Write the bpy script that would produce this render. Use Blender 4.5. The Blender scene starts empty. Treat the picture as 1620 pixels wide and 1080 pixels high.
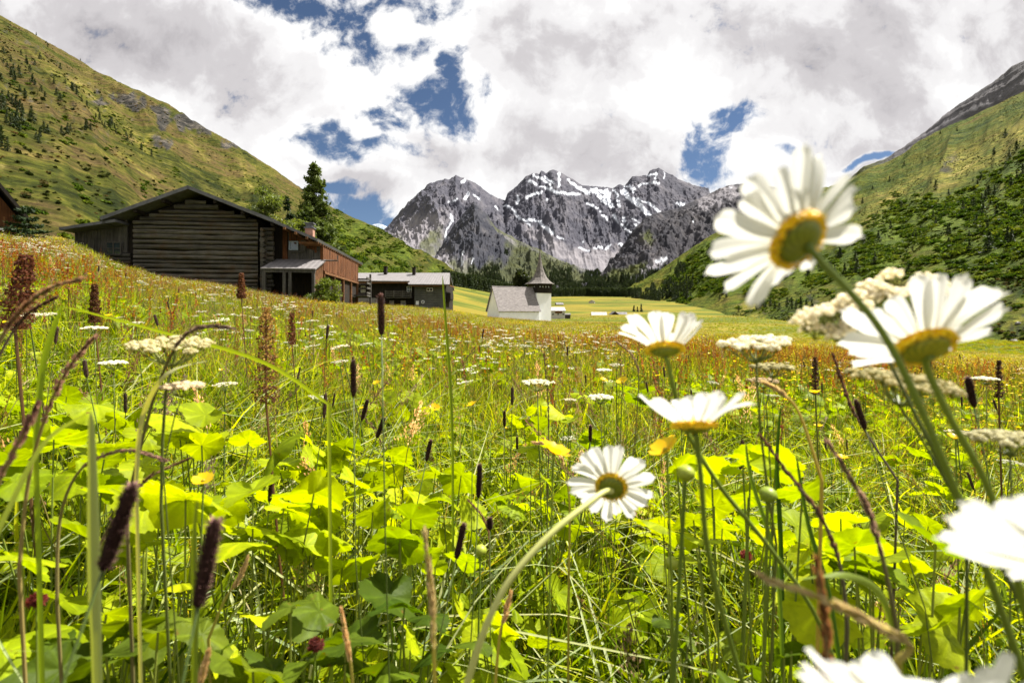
import bpy, math, random
import numpy as np
from mathutils import Vector, Matrix, Euler
random.seed(7); RNG = np.random.default_rng(7)
PI = math.pi
SC = bpy.context.scene
COL = SC.collection
F = 810.0; HX = 810.0; HY = 495.0            # focal length and horizon of the 1620 px wide photograph

def W(px, py, Y):
    """a point at depth Y metres seen in the direction px, py"""
    return Vector(((px-HX)*Y/F, Y, (HY-py)*Y/F))

# ------------------------------------------------------------------ noise
_perm = np.random.default_rng(3).permutation(4096).astype(np.int64)
def _h(ix, iy, iz):
    return _perm[(_perm[(_perm[ix & 4095] + iy) & 4095] + iz) & 4095] / 4095.0
def vnoise(x, y, z=0.0):
    x = np.asarray(x, float); y = np.asarray(y, float); z = np.zeros_like(x)+z
    ix = np.floor(x).astype(np.int64); iy = np.floor(y).astype(np.int64); iz = np.floor(z).astype(np.int64)
    fx = x-ix; fy = y-iy; fz = z-iz
    fx = fx*fx*fx*(fx*(fx*6-15)+10); fy = fy*fy*fy*(fy*(fy*6-15)+10); fz = fz*fz*(3-2*fz)
    def L(a, b, t): return a+(b-a)*t
    r = L(L(L(_h(ix,iy,iz), _h(ix+1,iy,iz), fx), L(_h(ix,iy+1,iz), _h(ix+1,iy+1,iz), fx), fy),
          L(L(_h(ix,iy,iz+1), _h(ix+1,iy,iz+1), fx), L(_h(ix,iy+1,iz+1), _h(ix+1,iy+1,iz+1), fx), fy), fz)
    return r*2-1
def fbm(x, y, z=0.0, o=5, g=0.5, lac=2.03):
    s = 0; a = 1; t = 0
    for i in range(o):
        s = s+a*vnoise(x+i*17.3, y-i*9.1, z); t += a; a *= g; x = x*lac; y = y*lac
    return s/t
def ridged(x, y, z=0.0, o=5, g=0.5):
    s = 0; a = 1; t = 0
    for i in range(o):
        s = s+a*(1-2*np.abs(vnoise(x+i*13.7, y+i*5.3, z))); t += a; a *= g; x = x*2.07; y = y*2.07
    return s/t
def sstep(a, b, x):
    t = np.clip((x-a)/(b-a), 0, 1); return t*t*(3-2*t)
def inpoly(px, py, poly):
    r = np.zeros(np.shape(px), bool); n = len(poly)
    for i in range(n):
        x1, y1 = poly[i]; x2, y2 = poly[(i+1) % n]
        c = ((y1 > py) != (y2 > py)) & (px < (x2-x1)*(py-y1)/((y2-y1)+1e-9)+x1)
        r ^= c
    return r
def stroke(px, py, pts):
    d = np.full(np.shape(px), 1e9)
    if len(pts) == 1: pts = [pts[0], pts[0]]
    for (x1, y1), (x2, y2) in zip(pts[:-1], pts[1:]):
        dx, dy = x2-x1, y2-y1; L2 = dx*dx+dy*dy+1e-9
        t = np.clip(((px-x1)*dx+(py-y1)*dy)/L2, 0, 1)
        d = np.minimum(d, np.hypot(px-x1-t*dx, py-y1-t*dy))
    return d

# ------------------------------------------------------------------ mesh helpers
def raw_mesh(name, V, Fc, mats=(), smooth=False, col=None, mi=None, attrs=None):
    """V (n,3) array, Fc list/array of faces (tri or quad mixed lists allowed)"""
    me = bpy.data.meshes.new(name)
    V = np.asarray(V, float)
    if isinstance(Fc, np.ndarray):
        nf, k = Fc.shape
        me.vertices.add(len(V)); me.vertices.foreach_set('co', V.astype(np.float32).ravel())
        me.loops.add(nf*k); me.loops.foreach_set('vertex_index', Fc.astype(np.int32).ravel())
        me.polygons.add(nf); me.polygons.foreach_set('loop_start', np.arange(0, nf*k, k, dtype=np.int32))
        me.update(calc_edges=True)
    else:
        me.from_pydata([tuple(v) for v in V], [], [tuple(f) for f in Fc]); me.update()
    for m in mats: me.materials.append(m)
    if smooth: me.polygons.foreach_set('use_smooth', np.ones(len(me.polygons), bool))
    if mi is not None: me.polygons.foreach_set('material_index', np.asarray(mi, np.int32))
    if col is not None:
        a = me.attributes.new('Col', 'FLOAT_COLOR', 'POINT')
        c = np.ones((len(V), 4), np.float32); c[:, :3] = np.asarray(col); a.data.foreach_set('color', c.ravel())
    if attrs:
        for k, v in attrs.items():
            a = me.attributes.new(k, 'FLOAT', 'POINT'); a.data.foreach_set('value', np.asarray(v, np.float32).ravel())
    me.validate()
    return me
def tag(o, label=None, cat=None, group=None, kind=None):
    if label: o['label'] = label
    if cat: o['category'] = cat
    if group: o['group'] = group
    if kind: o['kind'] = kind
    return o
def link(name, me, parent=None, loc=None):
    o = bpy.data.objects.new(name, me); COL.objects.link(o)
    if parent: o.parent = parent
    if loc is not None: o.location = loc
    return o
def empty(name, loc=(0,0,0), rz=0):
    o = bpy.data.objects.new(name, None); COL.objects.link(o)
    o.location = loc; o.rotation_euler = (0,0,rz); o.empty_display_size = .1
    return o
def dup(o, parent=None):
    c = o.copy(); COL.objects.link(c)
    if parent: c.parent = parent
    for ch in [k for k in ALLCH.get(o.name, [])]: dup(ch, c)
    return c
ALLCH = {}
def reg(o):
    """remember the children of a prototype so that copying is quick"""
    ALLCH[o.name] = list(o.children)
    for c in o.children: reg(c)

class MB:
    """collects vertices, faces, material slots and vertex colours for one mesh"""
    def __init__(s): s.v = []; s.f = []; s.m = []; s.c = []
    def add(s, V, Fc, mi=0, col=(1,1,1)):
        b = len(s.v); V = [tuple(p) for p in V]; s.v += V; s.f += [tuple(i+b for i in f) for f in Fc]; s.m += [mi]*len(Fc)
        if np.ndim(col) == 1: s.c += [tuple(col)]*len(V)
        else: s.c += [tuple(k) for k in col]
    def box(s, x0, x1, y0, y1, z0, z1, mi=0, col=(1,1,1)):
        s.add([(x0,y0,z0),(x1,y0,z0),(x1,y1,z0),(x0,y1,z0),(x0,y0,z1),(x1,y0,z1),(x1,y1,z1),(x0,y1,z1)],
              [(0,3,2,1),(4,5,6,7),(0,1,5,4),(1,2,6,5),(2,3,7,6),(3,0,4,7)], mi, col)
    def prism(s, poly, y0, y1, mi=0, col=(1,1,1)):
        """polygon in x,z extruded along y (convex or simple)"""
        n = len(poly)
        V = [(x,y0,z) for x,z in poly]+[(x,y1,z) for x,z in poly]
        s.add(V, [tuple(range(n)), tuple(range(2*n-1, n-1, -1))]+[(i, i+n, (i+1)%n+n, (i+1)%n) for i in range(n)], mi, col)
    def tube(s, pts, rad, n=6, mi=0, col=(1,1,1), cap=True):
        pts = [Vector(p) for p in pts]
        if not hasattr(rad, '__len__'): rad = [rad]*len(pts)
        V = []; Fc = []; C = []
        t0 = (pts[1]-pts[0]).normalized(); u = t0.orthogonal().normalized()
        for i, p in enumerate(pts):
            t = (pts[min(i+1, len(pts)-1)]-pts[max(i-1, 0)]).normalized()
            u = (u-t*u.dot(t)).normalized(); w = t.cross(u)
            for k in range(n):
                a = 2*PI*k/n; V.append(p+(u*math.cos(a)+w*math.sin(a))*rad[i])
                C.append(col[i] if np.ndim(col) == 2 else col)
        for i in range(len(pts)-1):
            for k in range(n):
                Fc.append((i*n+k, i*n+(k+1)%n, (i+1)*n+(k+1)%n, (i+1)*n+k))
        if cap: Fc.append(tuple(range(n-1, -1, -1))); Fc.append(tuple(range((len(pts)-1)*n, len(pts)*n)))
        s.add(V, Fc, mi, C)
    def ribbon(s, pts, wid, side=None, mi=0, col=(1,1,1), fold=0.0):
        """a grass-like blade along pts, widths wid"""
        pts = [Vector(p) for p in pts]; n = len(pts); V = []; Fc = []; C = []
        for i, p in enumerate(pts):
            t = (pts[min(i+1, n-1)]-pts[max(i-1, 0)]).normalized()
            sd = Vector(side) if side is not None else Vector((1,0,0))
            sd = (sd-t*sd.dot(t)).normalized(); nn = t.cross(sd)
            w = wid[i]
            V += [p-sd*w+nn*w*fold, p, p+sd*w+nn*w*fold] if fold else [p-sd*w, p+sd*w]
            C += [col[i] if np.ndim(col) == 2 else col]*(3 if fold else 2)
        k = 3 if fold else 2
        for i in range(n-1):
            for j in range(k-1):
                Fc.append((i*k+j, i*k+j+1, (i+1)*k+j+1, (i+1)*k+j))
        s.add(V, Fc, mi, C)
    def blob(s, c, r, mi=0, col=(1,1,1), sz=1.0, seg=5, ring=3, jit=0.15):
        V = [(c[0], c[1], c[2]-r*sz)]; Fc = []
        for i in range(1, ring+1):
            ph = -PI/2+PI*i/(ring+1)
            for k in range(seg):
                a = 2*PI*k/seg+i*.4; q = r*(1+random.uniform(-jit, jit))
                V.append((c[0]+q*math.cos(ph)*math.cos(a), c[1]+q*math.cos(ph)*math.sin(a), c[2]+q*math.sin(ph)*sz))
        V.append((c[0], c[1], c[2]+r*sz)); last = len(V)-1
        for k in range(seg):
            Fc.append((0, 1+(k+1)%seg, 1+k))
            for i in range(ring-1):
                b = 1+i*seg; Fc.append((b+k, b+(k+1)%seg, b+seg+(k+1)%seg, b+seg+k))
            Fc.append((1+(ring-1)*seg+k, 1+(ring-1)*seg+(k+1)%seg, last))
        s.add(V, Fc, mi, col)
    def mesh(s, name, mats, smooth=False):
        return raw_mesh(name, np.array(s.v) if s.v else np.zeros((0,3)), s.f, mats, smooth, np.array(s.c), s.m)
    def build(s, name, mats, parent=None, smooth=False):
        if not isinstance(mats, (list, tuple)): mats = [mats]
        return link(name, s.mesh(name, mats, smooth), parent)

# ------------------------------------------------------------------ materials
class NT:
    def __init__(s, name):
        s.m = bpy.data.materials.new(name); s.m.use_nodes = True; s.t = s.m.node_tree; s.t.nodes.clear()
        s.out = s.n('ShaderNodeOutputMaterial')
    def n(s, typ, **kw):
        nd = s.t.nodes.new(typ)
        for k, v in kw.items():
            if k.startswith('i_'):
                key = k[2:]; key = int(key) if key.isdigit() else key.replace('_', ' ')
                if isinstance(v, bpy.types.NodeSocket): s.t.links.new(v, nd.inputs[key])
                else: nd.inputs[key].default_value = v
            else: setattr(nd, k, v)
        return nd
    def link(s, a, b): s.t.links.new(a, b)
    def ramp(s, fac, stops, interp='LINEAR'):
        r = s.n('ShaderNodeValToRGB'); r.color_ramp.interpolation = interp
        el = r.color_ramp.elements
        while len(el) > 1: el.remove(el[-1])
        el[0].position = stops[0][0]; el[0].color = (*stops[0][1], 1)
        for p, c in stops[1:]:
            e = el.new(p); e.color = (*c, 1)
        s.link(fac, r.inputs[0]); return r.outputs[0]
    def mix(s, f, a, b, mode='MIX'):
        m = s.n('ShaderNodeMix', data_type='RGBA', blend_type=mode)
        for sock, v in ((m.inputs[0], f), (m.inputs[6], a), (m.inputs[7], b)):
            if isinstance(v, bpy.types.NodeSocket): s.link(v, sock)
            elif isinstance(v, (tuple, list)): sock.default_value = (*v, 1) if len(v) == 3 else v
            else: sock.default_value = v
        return m.outputs[2]
    def math(s, op, a, b=0.0, c=None, clamp=False):
        m = s.n('ShaderNodeMath', operation=op, use_clamp=clamp)
        for i, v in enumerate((a, b, c)):
            if v is None: continue
            if isinstance(v, bpy.types.NodeSocket): s.link(v, m.inputs[i])
            else: m.inputs[i].default_value = v
        return m.outputs[0]
    def coords(s, scale=(1,1,1), rot=(0,0,0), kind='Object'):
        tc = s.n('ShaderNodeTexCoord'); mp = s.n('ShaderNodeMapping')
        mp.inputs['Scale'].default_value = scale; mp.inputs['Rotation'].default_value = rot
        s.link(tc.outputs[kind], mp.inputs[0]); return mp.outputs[0]
    def noise(s, vec, scale, detail=6, rough=.6, dist=0.0):
        n = s.n('ShaderNodeTexNoise'); s.link(vec, n.inputs['Vector'])
        n.inputs['Scale'].default_value = scale; n.inputs['Detail'].default_value = detail
        n.inputs['Roughness'].default_value = rough; n.inputs['Distortion'].default_value = dist
        return n.outputs[0]
    def attr(s, name, out='Fac'):
        a = s.n('ShaderNodeAttribute'); a.attribute_name = name; return a.outputs[out]
    def bump(s, h, strength=.5, dist=.05):
        b = s.n('ShaderNodeBump'); s.link(h, b.inputs['Height']); b.inputs['Strength'].default_value = strength
        b.inputs['Distance'].default_value = dist; return b.outputs[0]
    def surf(s, color, rough=.8, normal=None, spec=.3, metal=0):
        p = s.n('ShaderNodeBsdfPrincipled')
        if isinstance(color, bpy.types.NodeSocket): s.link(color, p.inputs['Base Color'])
        else: p.inputs['Base Color'].default_value = (*color, 1)
        if isinstance(rough, bpy.types.NodeSocket): s.link(rough, p.inputs['Roughness'])
        else: p.inputs['Roughness'].default_value = rough
        p.inputs['Specular IOR Level'].default_value = spec; p.inputs['Metallic'].default_value = metal
        if normal: s.link(normal, p.inputs['Normal'])
        s.link(p.outputs[0], s.out.inputs[0]); return p

def m_noise(name, c1, c2, scale=5, stretch=(1,1,1), rough=.85, bump=.3, bdist=.02, detail=8, spec=.2, c3=None):
    t = NT(name); v = t.coords(stretch); n = t.noise(v, scale, detail, .65)
    st = [(.3, c1), (.7, c2)] if c3 is None else [(.25, c1), (.5, c2), (.75, c3)]
    c = t.ramp(n, st)
    n2 = t.noise(v, scale*4, 4, .7)
    t.surf(c, rough, t.bump(n2, bump, bdist), spec); return t.m
def m_leaf(name, tint=(1,1,1), trans=.5, var=.25, rough=.45, tcol=(1.25,1.25,.35), spec=.35, bumps=0):
    """a thin leaf: the vertex colour tinted, glossy above and letting light through"""
    t = NT(name)
    c = t.mix(1.0, t.attr('Col', 'Color'), tint, 'MULTIPLY')
    oi = t.n('ShaderNodeObjectInfo')
    r = t.math('MULTIPLY_ADD', oi.outputs['Random'], var*2, 1-var)
    c = t.mix(1.0, c, t.n('ShaderNodeCombineColor', i_0=t.math('MULTIPLY_ADD', oi.outputs['Random'], var*1.2, 1-var*.5), i_1=1.0, i_2=1.0).outputs[0], 'MULTIPLY')
    hs = t.n('ShaderNodeHueSaturation'); t.link(c, hs.inputs['Color']); t.link(r, hs.inputs['Value'])
    c = hs.outputs[0]
    p = t.n('ShaderNodeBsdfPrincipled'); t.link(c, p.inputs['Base Color']); p.inputs['Roughness'].default_value = rough
    p.inputs['Specular IOR Level'].default_value = spec
    tr = t.n('ShaderNodeBsdfTranslucent'); t.link(t.mix(1.0, c, tcol, 'MULTIPLY'), tr.inputs[0])
    if bumps:
        mot = t.ramp(t.noise(t.coords(), 38, 5, .7), [(.34,(.62,.66,.6)),(.5,(1,1,1)),(.66,(1.12,1.08,1))]); c = t.mix(.85, c, mot, 'MULTIPLY'); sp_ = t.ramp(t.noise(t.coords(), 95, 3, .5), [(.68,(0,0,0)),(.74,(1,1,1))]); c = t.mix(t.math('MULTIPLY', sp_, .7), c, (.16,.09,.02)); t.link(c, p.inputs['Base Color']); t.link(t.mix(1.0, c, tcol, 'MULTIPLY'), tr.inputs[0])
        nb = t.bump(t.noise(t.coords(), bumps, 3, .6), .5, .003); t.link(nb, p.inputs['Normal'])
    ms = t.n('ShaderNodeMixShader'); ms.inputs[0].default_value = trans
    t.link(p.outputs[0], ms.inputs[1]); t.link(tr.outputs[0], ms.inputs[2]); t.link(ms.outputs[0], t.out.inputs[0])
    return t.m
def m_vcol(name, rough=.8, spec=.2, var=.0):
    t = NT(name); t.surf(t.attr('Col', 'Color'), rough, None, spec); return t.m
def m_flat(name, c, rough=.7, spec=.3, metal=0): t = NT(name); t.surf(c, rough, None, spec, metal); return t.m

# ------------------------------------------------------------------ instanced ground cover
def scatter(name, pts, rot, scl, idx, meshes, label=None, cat=None):
    c = bpy.data.collections.new(name+'_kinds')
    for i, me in enumerate(meshes):
        c.objects.link(bpy.data.objects.new('%s_kind_%s' % (name, chr(97+i)), me))
    me = bpy.data.meshes.new(name); n = len(pts); me.vertices.add(n)
    me.vertices.foreach_set('co', np.asarray(pts, np.float32).ravel())
    a = me.attributes.new('rot', 'FLOAT_VECTOR', 'POINT'); a.data.foreach_set('vector', np.asarray(rot, np.float32).ravel())
    a = me.attributes.new('scl', 'FLOAT', 'POINT'); a.data.foreach_set('value', np.asarray(scl, np.float32).ravel())
    a = me.attributes.new('idx', 'INT', 'POINT'); a.data.foreach_set('value', np.asarray(idx, np.int32).ravel())
    o = link(name, me)
    g = bpy.data.node_groups.new(name, 'GeometryNodeTree')
    g.interface.new_socket('Geometry', in_out='INPUT', socket_type='NodeSocketGeometry')
    g.interface.new_socket('Geometry', in_out='OUTPUT', socket_type='NodeSocketGeometry')
    gi = g.nodes.new('NodeGroupInput'); go = g.nodes.new('NodeGroupOutput')
    ip = g.nodes.new('GeometryNodeInstanceOnPoints'); ci = g.nodes.new('GeometryNodeCollectionInfo')
    ci.inputs['Collection'].default_value = c; ci.inputs['Separate Children'].default_value = True; ci.inputs['Reset Children'].default_value = True
    def na(nm, ty):
        x = g.nodes.new('GeometryNodeInputNamedAttribute'); x.data_type = ty; x.inputs[0].default_value = nm; return x.outputs[0]
    L = g.links.new
    L(gi.outputs[0], ip.inputs['Points']); L(ci.outputs[0], ip.inputs['Instance']); ip.inputs['Pick Instance'].default_value = True
    L(na('idx', 'INT'), ip.inputs['Instance Index']); L(na('rot', 'FLOAT_VECTOR'), ip.inputs['Rotation']); L(na('scl', 'FLOAT'), ip.inputs['Scale'])
    L(ip.outputs[0], go.inputs[0])
    m = o.modifiers.new('scatter', 'NODES'); m.node_group = g
    tag(o, label, cat, kind='stuff')
    return o
# ------------------------------------------------------------------ camera
cam = bpy.data.cameras.new('camera'); co = bpy.data.objects.new('camera', cam); COL.objects.link(co); SC.camera = co
cam.sensor_width = 36; cam.lens = 18.0; cam.shift_y = -(540-HY)/1620; cam.clip_start = .02; cam.clip_end = 30000
co.location = (0,0,0); co.rotation_euler = (PI/2, 0, 0)
cam.dof.use_dof = True; cam.dof.focus_distance = 2.4; cam.dof.aperture_fstop = 8.0
# ------------------------------------------------------------------ light
SUN_EL = math.radians(56); SUN_AZ = math.radians(67)         # azimuth from the view direction towards the right
sd = Vector((math.cos(SUN_EL)*math.sin(SUN_AZ), math.cos(SUN_EL)*math.cos(SUN_AZ), math.sin(SUN_EL)))
sl = bpy.data.lights.new('sun', 'SUN'); sl.energy = 5.0; sl.angle = math.radians(.6); sl.color = (1, .955, .87)
so = bpy.data.objects.new('sun', sl); COL.objects.link(so); so.rotation_euler = sd.to_track_quat('Z', 'Y').to_euler()
SC.view_settings.view_transform = 'Standard'; SC.view_settings.look = 'None'; SC.view_settings.exposure = 1.48; SC.view_settings.gamma = 1
SC.cycles.max_bounces = 6; SC.cycles.diffuse_bounces = 2; SC.cycles.transmission_bounces = 4; SC.cycles.transparent_max_bounces = 4

w = bpy.data.worlds.new('World'); SC.world = w; w.use_nodes = True
class WT(NT):
    def __init__(s, w): s.t = w.node_tree; s.t.nodes.clear(); s.out = s.n('ShaderNodeOutputWorld')
t = WT(w)
sky = t.n('ShaderNodeTexSky', sky_type='NISHITA', sun_disc=False, sun_elevation=SUN_EL, sun_rotation=SUN_AZ)
sky.altitude = 1900; sky.air_density = .9; sky.dust_density = .3; sky.ozone_density = 2.5
g = t.n('ShaderNodeNewGeometry')
tc = t.n('ShaderNodeTexCoord'); sp = t.n('ShaderNodeSeparateXYZ'); t.link(tc.outputs['Generated'], sp.inputs[0])
ay = t.math('MAXIMUM', t.math('ABSOLUTE', sp.outputs[1]), .12)
U = t.math('DIVIDE', sp.outputs[0], ay); V_ = t.math('DIVIDE', sp.outputs[2], ay)
uv = t.n('ShaderNodeCombineXYZ', i_0=U, i_1=V_, i_2=0.0).outputs[0]
# where the cloud layer opens (direction, half size, turn) and where it is thick
KX = 1.42
def cell(px, py, rx, ry, ang):
    m = t.n('ShaderNodeMapping', vector_type='TEXTURE'); t.link(wuv, m.inputs[0])
    m.inputs['Location'].default_value = ((px-HX)/F, (HY-py)/F, 0); m.inputs['Rotation'].default_value = (0,0,math.radians(-ang))
    m.inputs['Scale'].default_value = (rx*KX/F, ry*KX/F, 1)
    l = t.n('ShaderNodeVectorMath', operation='LENGTH'); t.link(m.outputs[0], l.inputs[0])
    mr = t.n('ShaderNodeMapRange', interpolation_type='SMOOTHSTEP'); t.link(l.outputs['Value'], mr.inputs[0])
    mr.inputs[1].default_value = 1.75; mr.inputs[2].default_value = .15; mr.inputs[3].default_value = 0; mr.inputs[4].default_value = 1
    return mr.outputs[0]
def union(cells):
    r = None
    for c in cells:
        k = cell(*c); r = k if r is None else t.math('MAXIMUM', r, k)
    return r
wn = t.n('ShaderNodeTexNoise', noise_dimensions='3D'); t.link(uv, wn.inputs['Vector']); wn.inputs['Scale'].default_value = 5; wn.inputs['Detail'].default_value = 4
wv = t.n('ShaderNodeVectorMath', operation='SUBTRACT'); t.link(wn.outputs['Color'], wv.inputs[0]); wv.inputs[1].default_value = (.5,.5,.5)
ws = t.n('ShaderNodeVectorMath', operation='SCALE'); t.link(wv.outputs[0], ws.inputs[0]); ws.inputs['Scale'].default_value = .10
wa = t.n('ShaderNodeVectorMath', operation='ADD'); t.link(uv, wa.inputs[0]); t.link(ws.outputs[0], wa.inputs[1]); wuv = wa.outputs[0]
holes = union([(485,4,95,22,12),(565,38,92,42,25),(640,12,62,30,0),(655,80,30,45,20),(690,150,48,34,35),(720,172,34,34,0),
               (560,222,62,17,12),(520,232,48,20,10),(600,205,38,12,-20),(590,180,25,12,0),(705,110,22,40,0),(585,345,60,18,25),(530,300,30,8,0),
               (1122,262,32,42,15),(1108,235,22,42,10),(1150,195,40,17,-12),(1140,170,16,10,0),(1240,240,13,8,20),(1375,262,36,5,-18),
               (-260,-160,150,60,0),(1950,-350,220,60,20),(300,-380,240,60,10)])
puffs = union([(626,42,26,17,10),(652,108,22,18,0),(575,212,14,7,0)])
n1 = t.noise(wuv, 8, 12, .60); n2 = t.noise(wuv, 30, 9, .62)
hb = t.math('SUBTRACT', holes, puffs)
d = t.math('ADD', hb, t.math('MULTIPLY', t.math('SUBTRACT', n1, .5), 3.0))
d = t.math('ADD', d, t.math('MULTIPLY', t.math('SUBTRACT', n2, .5), 1.6))
mr = t.n('ShaderNodeMapRange', interpolation_type='SMOOTHSTEP'); t.link(d, mr.inputs[0]); mr.inputs[1].default_value = .36; mr.inputs[2].default_value = 1.02
clear = mr.outputs[0]
dark = union([(420,120,110,70,25),(190,75,150,45,10),(330,60,90,40,0),(930,60,130,60,0),(1060,240,150,40,-15),(760,250,110,30,0),(1500,60,220,90,10),
              (1330,120,140,50,0),(1480,190,150,70,-20),(1180,60,120,50,0),(60,20,150,40,0),(560,300,50,16,0),(860,235,120,40,0),(2000,100,300,200,0),(-300,100,300,200,0),(800,-400,500,200,0)])
n3 = t.noise(wuv, 3.2, 8, .55)
k = t.math('ADD', t.math('MULTIPLY', dark, .50), t.math('MULTIPLY', t.math('SUBTRACT', n3, .50), 1.9))
k = t.math('ADD', k, t.math('MULTIPLY', t.math('SUBTRACT', n1, .5), 1.35))
k = t.math('ADD', k, t.math('MULTIPLY', t.math('SUBTRACT', n2, .5), .25))
k = t.math('SUBTRACT', k, t.math('MULTIPLY', holes, .45))
cc = t.ramp(k, [(.0, (1.0,.995,.99)), (.26, (.86,.845,.85)), (.58, (.63,.605,.618)), (1.0, (.44,.418,.435))], 'EASE')
b1 = t.n('ShaderNodeBackground'); t.link(sky.outputs[0], b1.inputs[0]); b1.inputs[1].default_value = .033
b2 = t.n('ShaderNodeBackground'); t.link(cc, b2.inputs[0]); b2.inputs[1].default_value = .385
ms = t.n('ShaderNodeMixShader'); t.link(clear, ms.inputs[0]); t.link(b2.outputs[0], ms.inputs[1]); t.link(b1.outputs[0], ms.inputs[2])
t.link(ms.outputs[0], t.out.inputs[0])

# ------------------------------------------------------------------ ground
_epx = [-900,-300,0,60,113,140,169,204,258,347,409,480,560,640,710,770,870,950,1000,1250,1400,1620,2000,2600]
_epy = [  60, 250,378,382,389,404,419,430,444,454,467,476,482,489,495,504.5,511.5,515,517, 538, 550, 566, 592, 640]
_ye  = [  33,  33, 33, 33, 33, 33, 33, 33, 33, 33, 33, 40, 66, 66, 66,118,118, 90, 70,  60,  60,  60,  60, 60]
def kslope(u):
    px = np.clip(u*F+HX, -900, 2600)
    k = 0
    for o in (-14, 0, 14):
        k = k+(.62/np.interp(px+o, _epx, _ye)+(HY-np.interp(px+o, _epx, _epy))/F)/3
    return k
_th = np.radians(np.linspace(-180, 180, 721))
def _kt():
    front = np.abs(np.degrees(_th)) <= 62
    k = np.interp(np.degrees(_th), [-180,-120,-62,62,120,180], [0,.10, 0, 0, -.07, 0])
    kf = kslope(np.tan(np.clip(_th, -1.09, 1.09)))*np.cos(_th)
    L, R = kf[front][0], kf[front][-1]
    k2 = np.interp(np.degrees(_th), [-180,-120,-62,62,120,180], [0.02,.5*L,L,R,.6*R,0.02])
    return np.where(front, kf, k2)
_KT = _kt()
def G(x, y):
    """height of the land"""
    x = np.asarray(x, float); y = np.asarray(y, float)
    r = np.hypot(x, y); th = np.arctan2(x, y)
    near = -.8+r*np.interp(th, _th, _KT)
    near = near+.035*fbm(x*.7, y*.7, 1.0, 3)*sstep(1.5, 6, r)+.12*fbm(x*.12, y*.12, 4, 2)*sstep(6, 25, r)*sstep(60,40,r)
    px = x/np.maximum(y, 1e-3)*F+HX
    yb = np.interp(np.clip(px, -900, 2600), _epx, np.array(_ye)+6.)
    yb = np.where(px < 560, 60, yb)
    V = np.interp(y, [0,60,120,200,350,550,900,1500,3000,8000], [-4.5,-5.0,-5.8,-4.2,-1.2,8,27,55,150,200])
    V = V+np.maximum(0, -(x-14)+np.clip((y-120)*.02, 0, 30))*.22*sstep(60, 150, y)
    V = V+.5*fbm(x*.012, y*.012, 9, 3)*sstep(100, 300, y)
    tt = sstep(0, 1, (y-yb)/22.)
    return np.where(y > yb, near*(1-tt)+V*tt, near)
def build_ground():
    th = np.concatenate([np.radians(np.linspace(-180,-64,60))[:-1], np.radians(np.linspace(-64,64,640)), np.radians(np.linspace(64,180,60))[1:]])
    r = np.concatenate([[0.05], np.geomspace(.2, 9500, 560)])
    T, R = np.meshgrid(th, r); X = R*np.sin(T); Y = R*np.cos(T); Z = G(X, Y)
    V = np.stack([X,Y,Z], -1).reshape(-1,3); nr, nt = T.shape
    i = np.arange(nr-1)[:,None]*nt+np.arange(nt-1)[None]; Fc = np.stack([i,i+1,i+nt+1,i+nt], -1).reshape(-1,4)
    m = NT('meadow_ground')
    co_ = m.coords((1,1,1)); big = m.noise(m.coords((.007,.014,.02)), 1, 3, .5, .9); med = m.noise(m.coords((.10,.14,.2)), 1, 5, .6)
    fine = m.noise(co_, 3.5, 7, .75)
    far = m.ramp(big, [(.38,(.045,.066,.012)), (.46,(.085,.105,.016)), (.51,(.19,.155,.022)), (.57,(.15,.115,.022)), (.63,(.055,.070,.015))])
    far = m.mix(.22, far, m.ramp(med, [(.35,(.05,.075,.012)), (.55,(.20,.18,.025)), (.7,(.12,.085,.03))]))
    near = m.ramp(med, [(.3,(.045,.065,.010)), (.5,(.10,.11,.018)), (.7,(.10,.065,.022))])
    gd = m.n('ShaderNodeNewGeometry'); s = m.n('ShaderNodeSeparateXYZ'); m.link(gd.outputs['Position'], s.inputs[0])
    f = m.n('ShaderNodeMapRange'); m.link(s.outputs[1], f.inputs[0]); f.inputs[1].default_value = 40; f.inputs[2].default_value = 75
    c = m.mix(f.outputs[0], near, far)
    c = m.mix(.35, c, m.ramp(fine, [(.35,(.55,.55,.5)), (.62,(1.25,1.2,1.1))]), 'MULTIPLY')
    m.surf(c, .95, m.bump(fine, .8, .25), .05)
    o = link('meadow_ground', raw_mesh('meadow_ground', V, Fc, [m.m], True)); tag(o, kind='structure')
    return o
build_ground()

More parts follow.
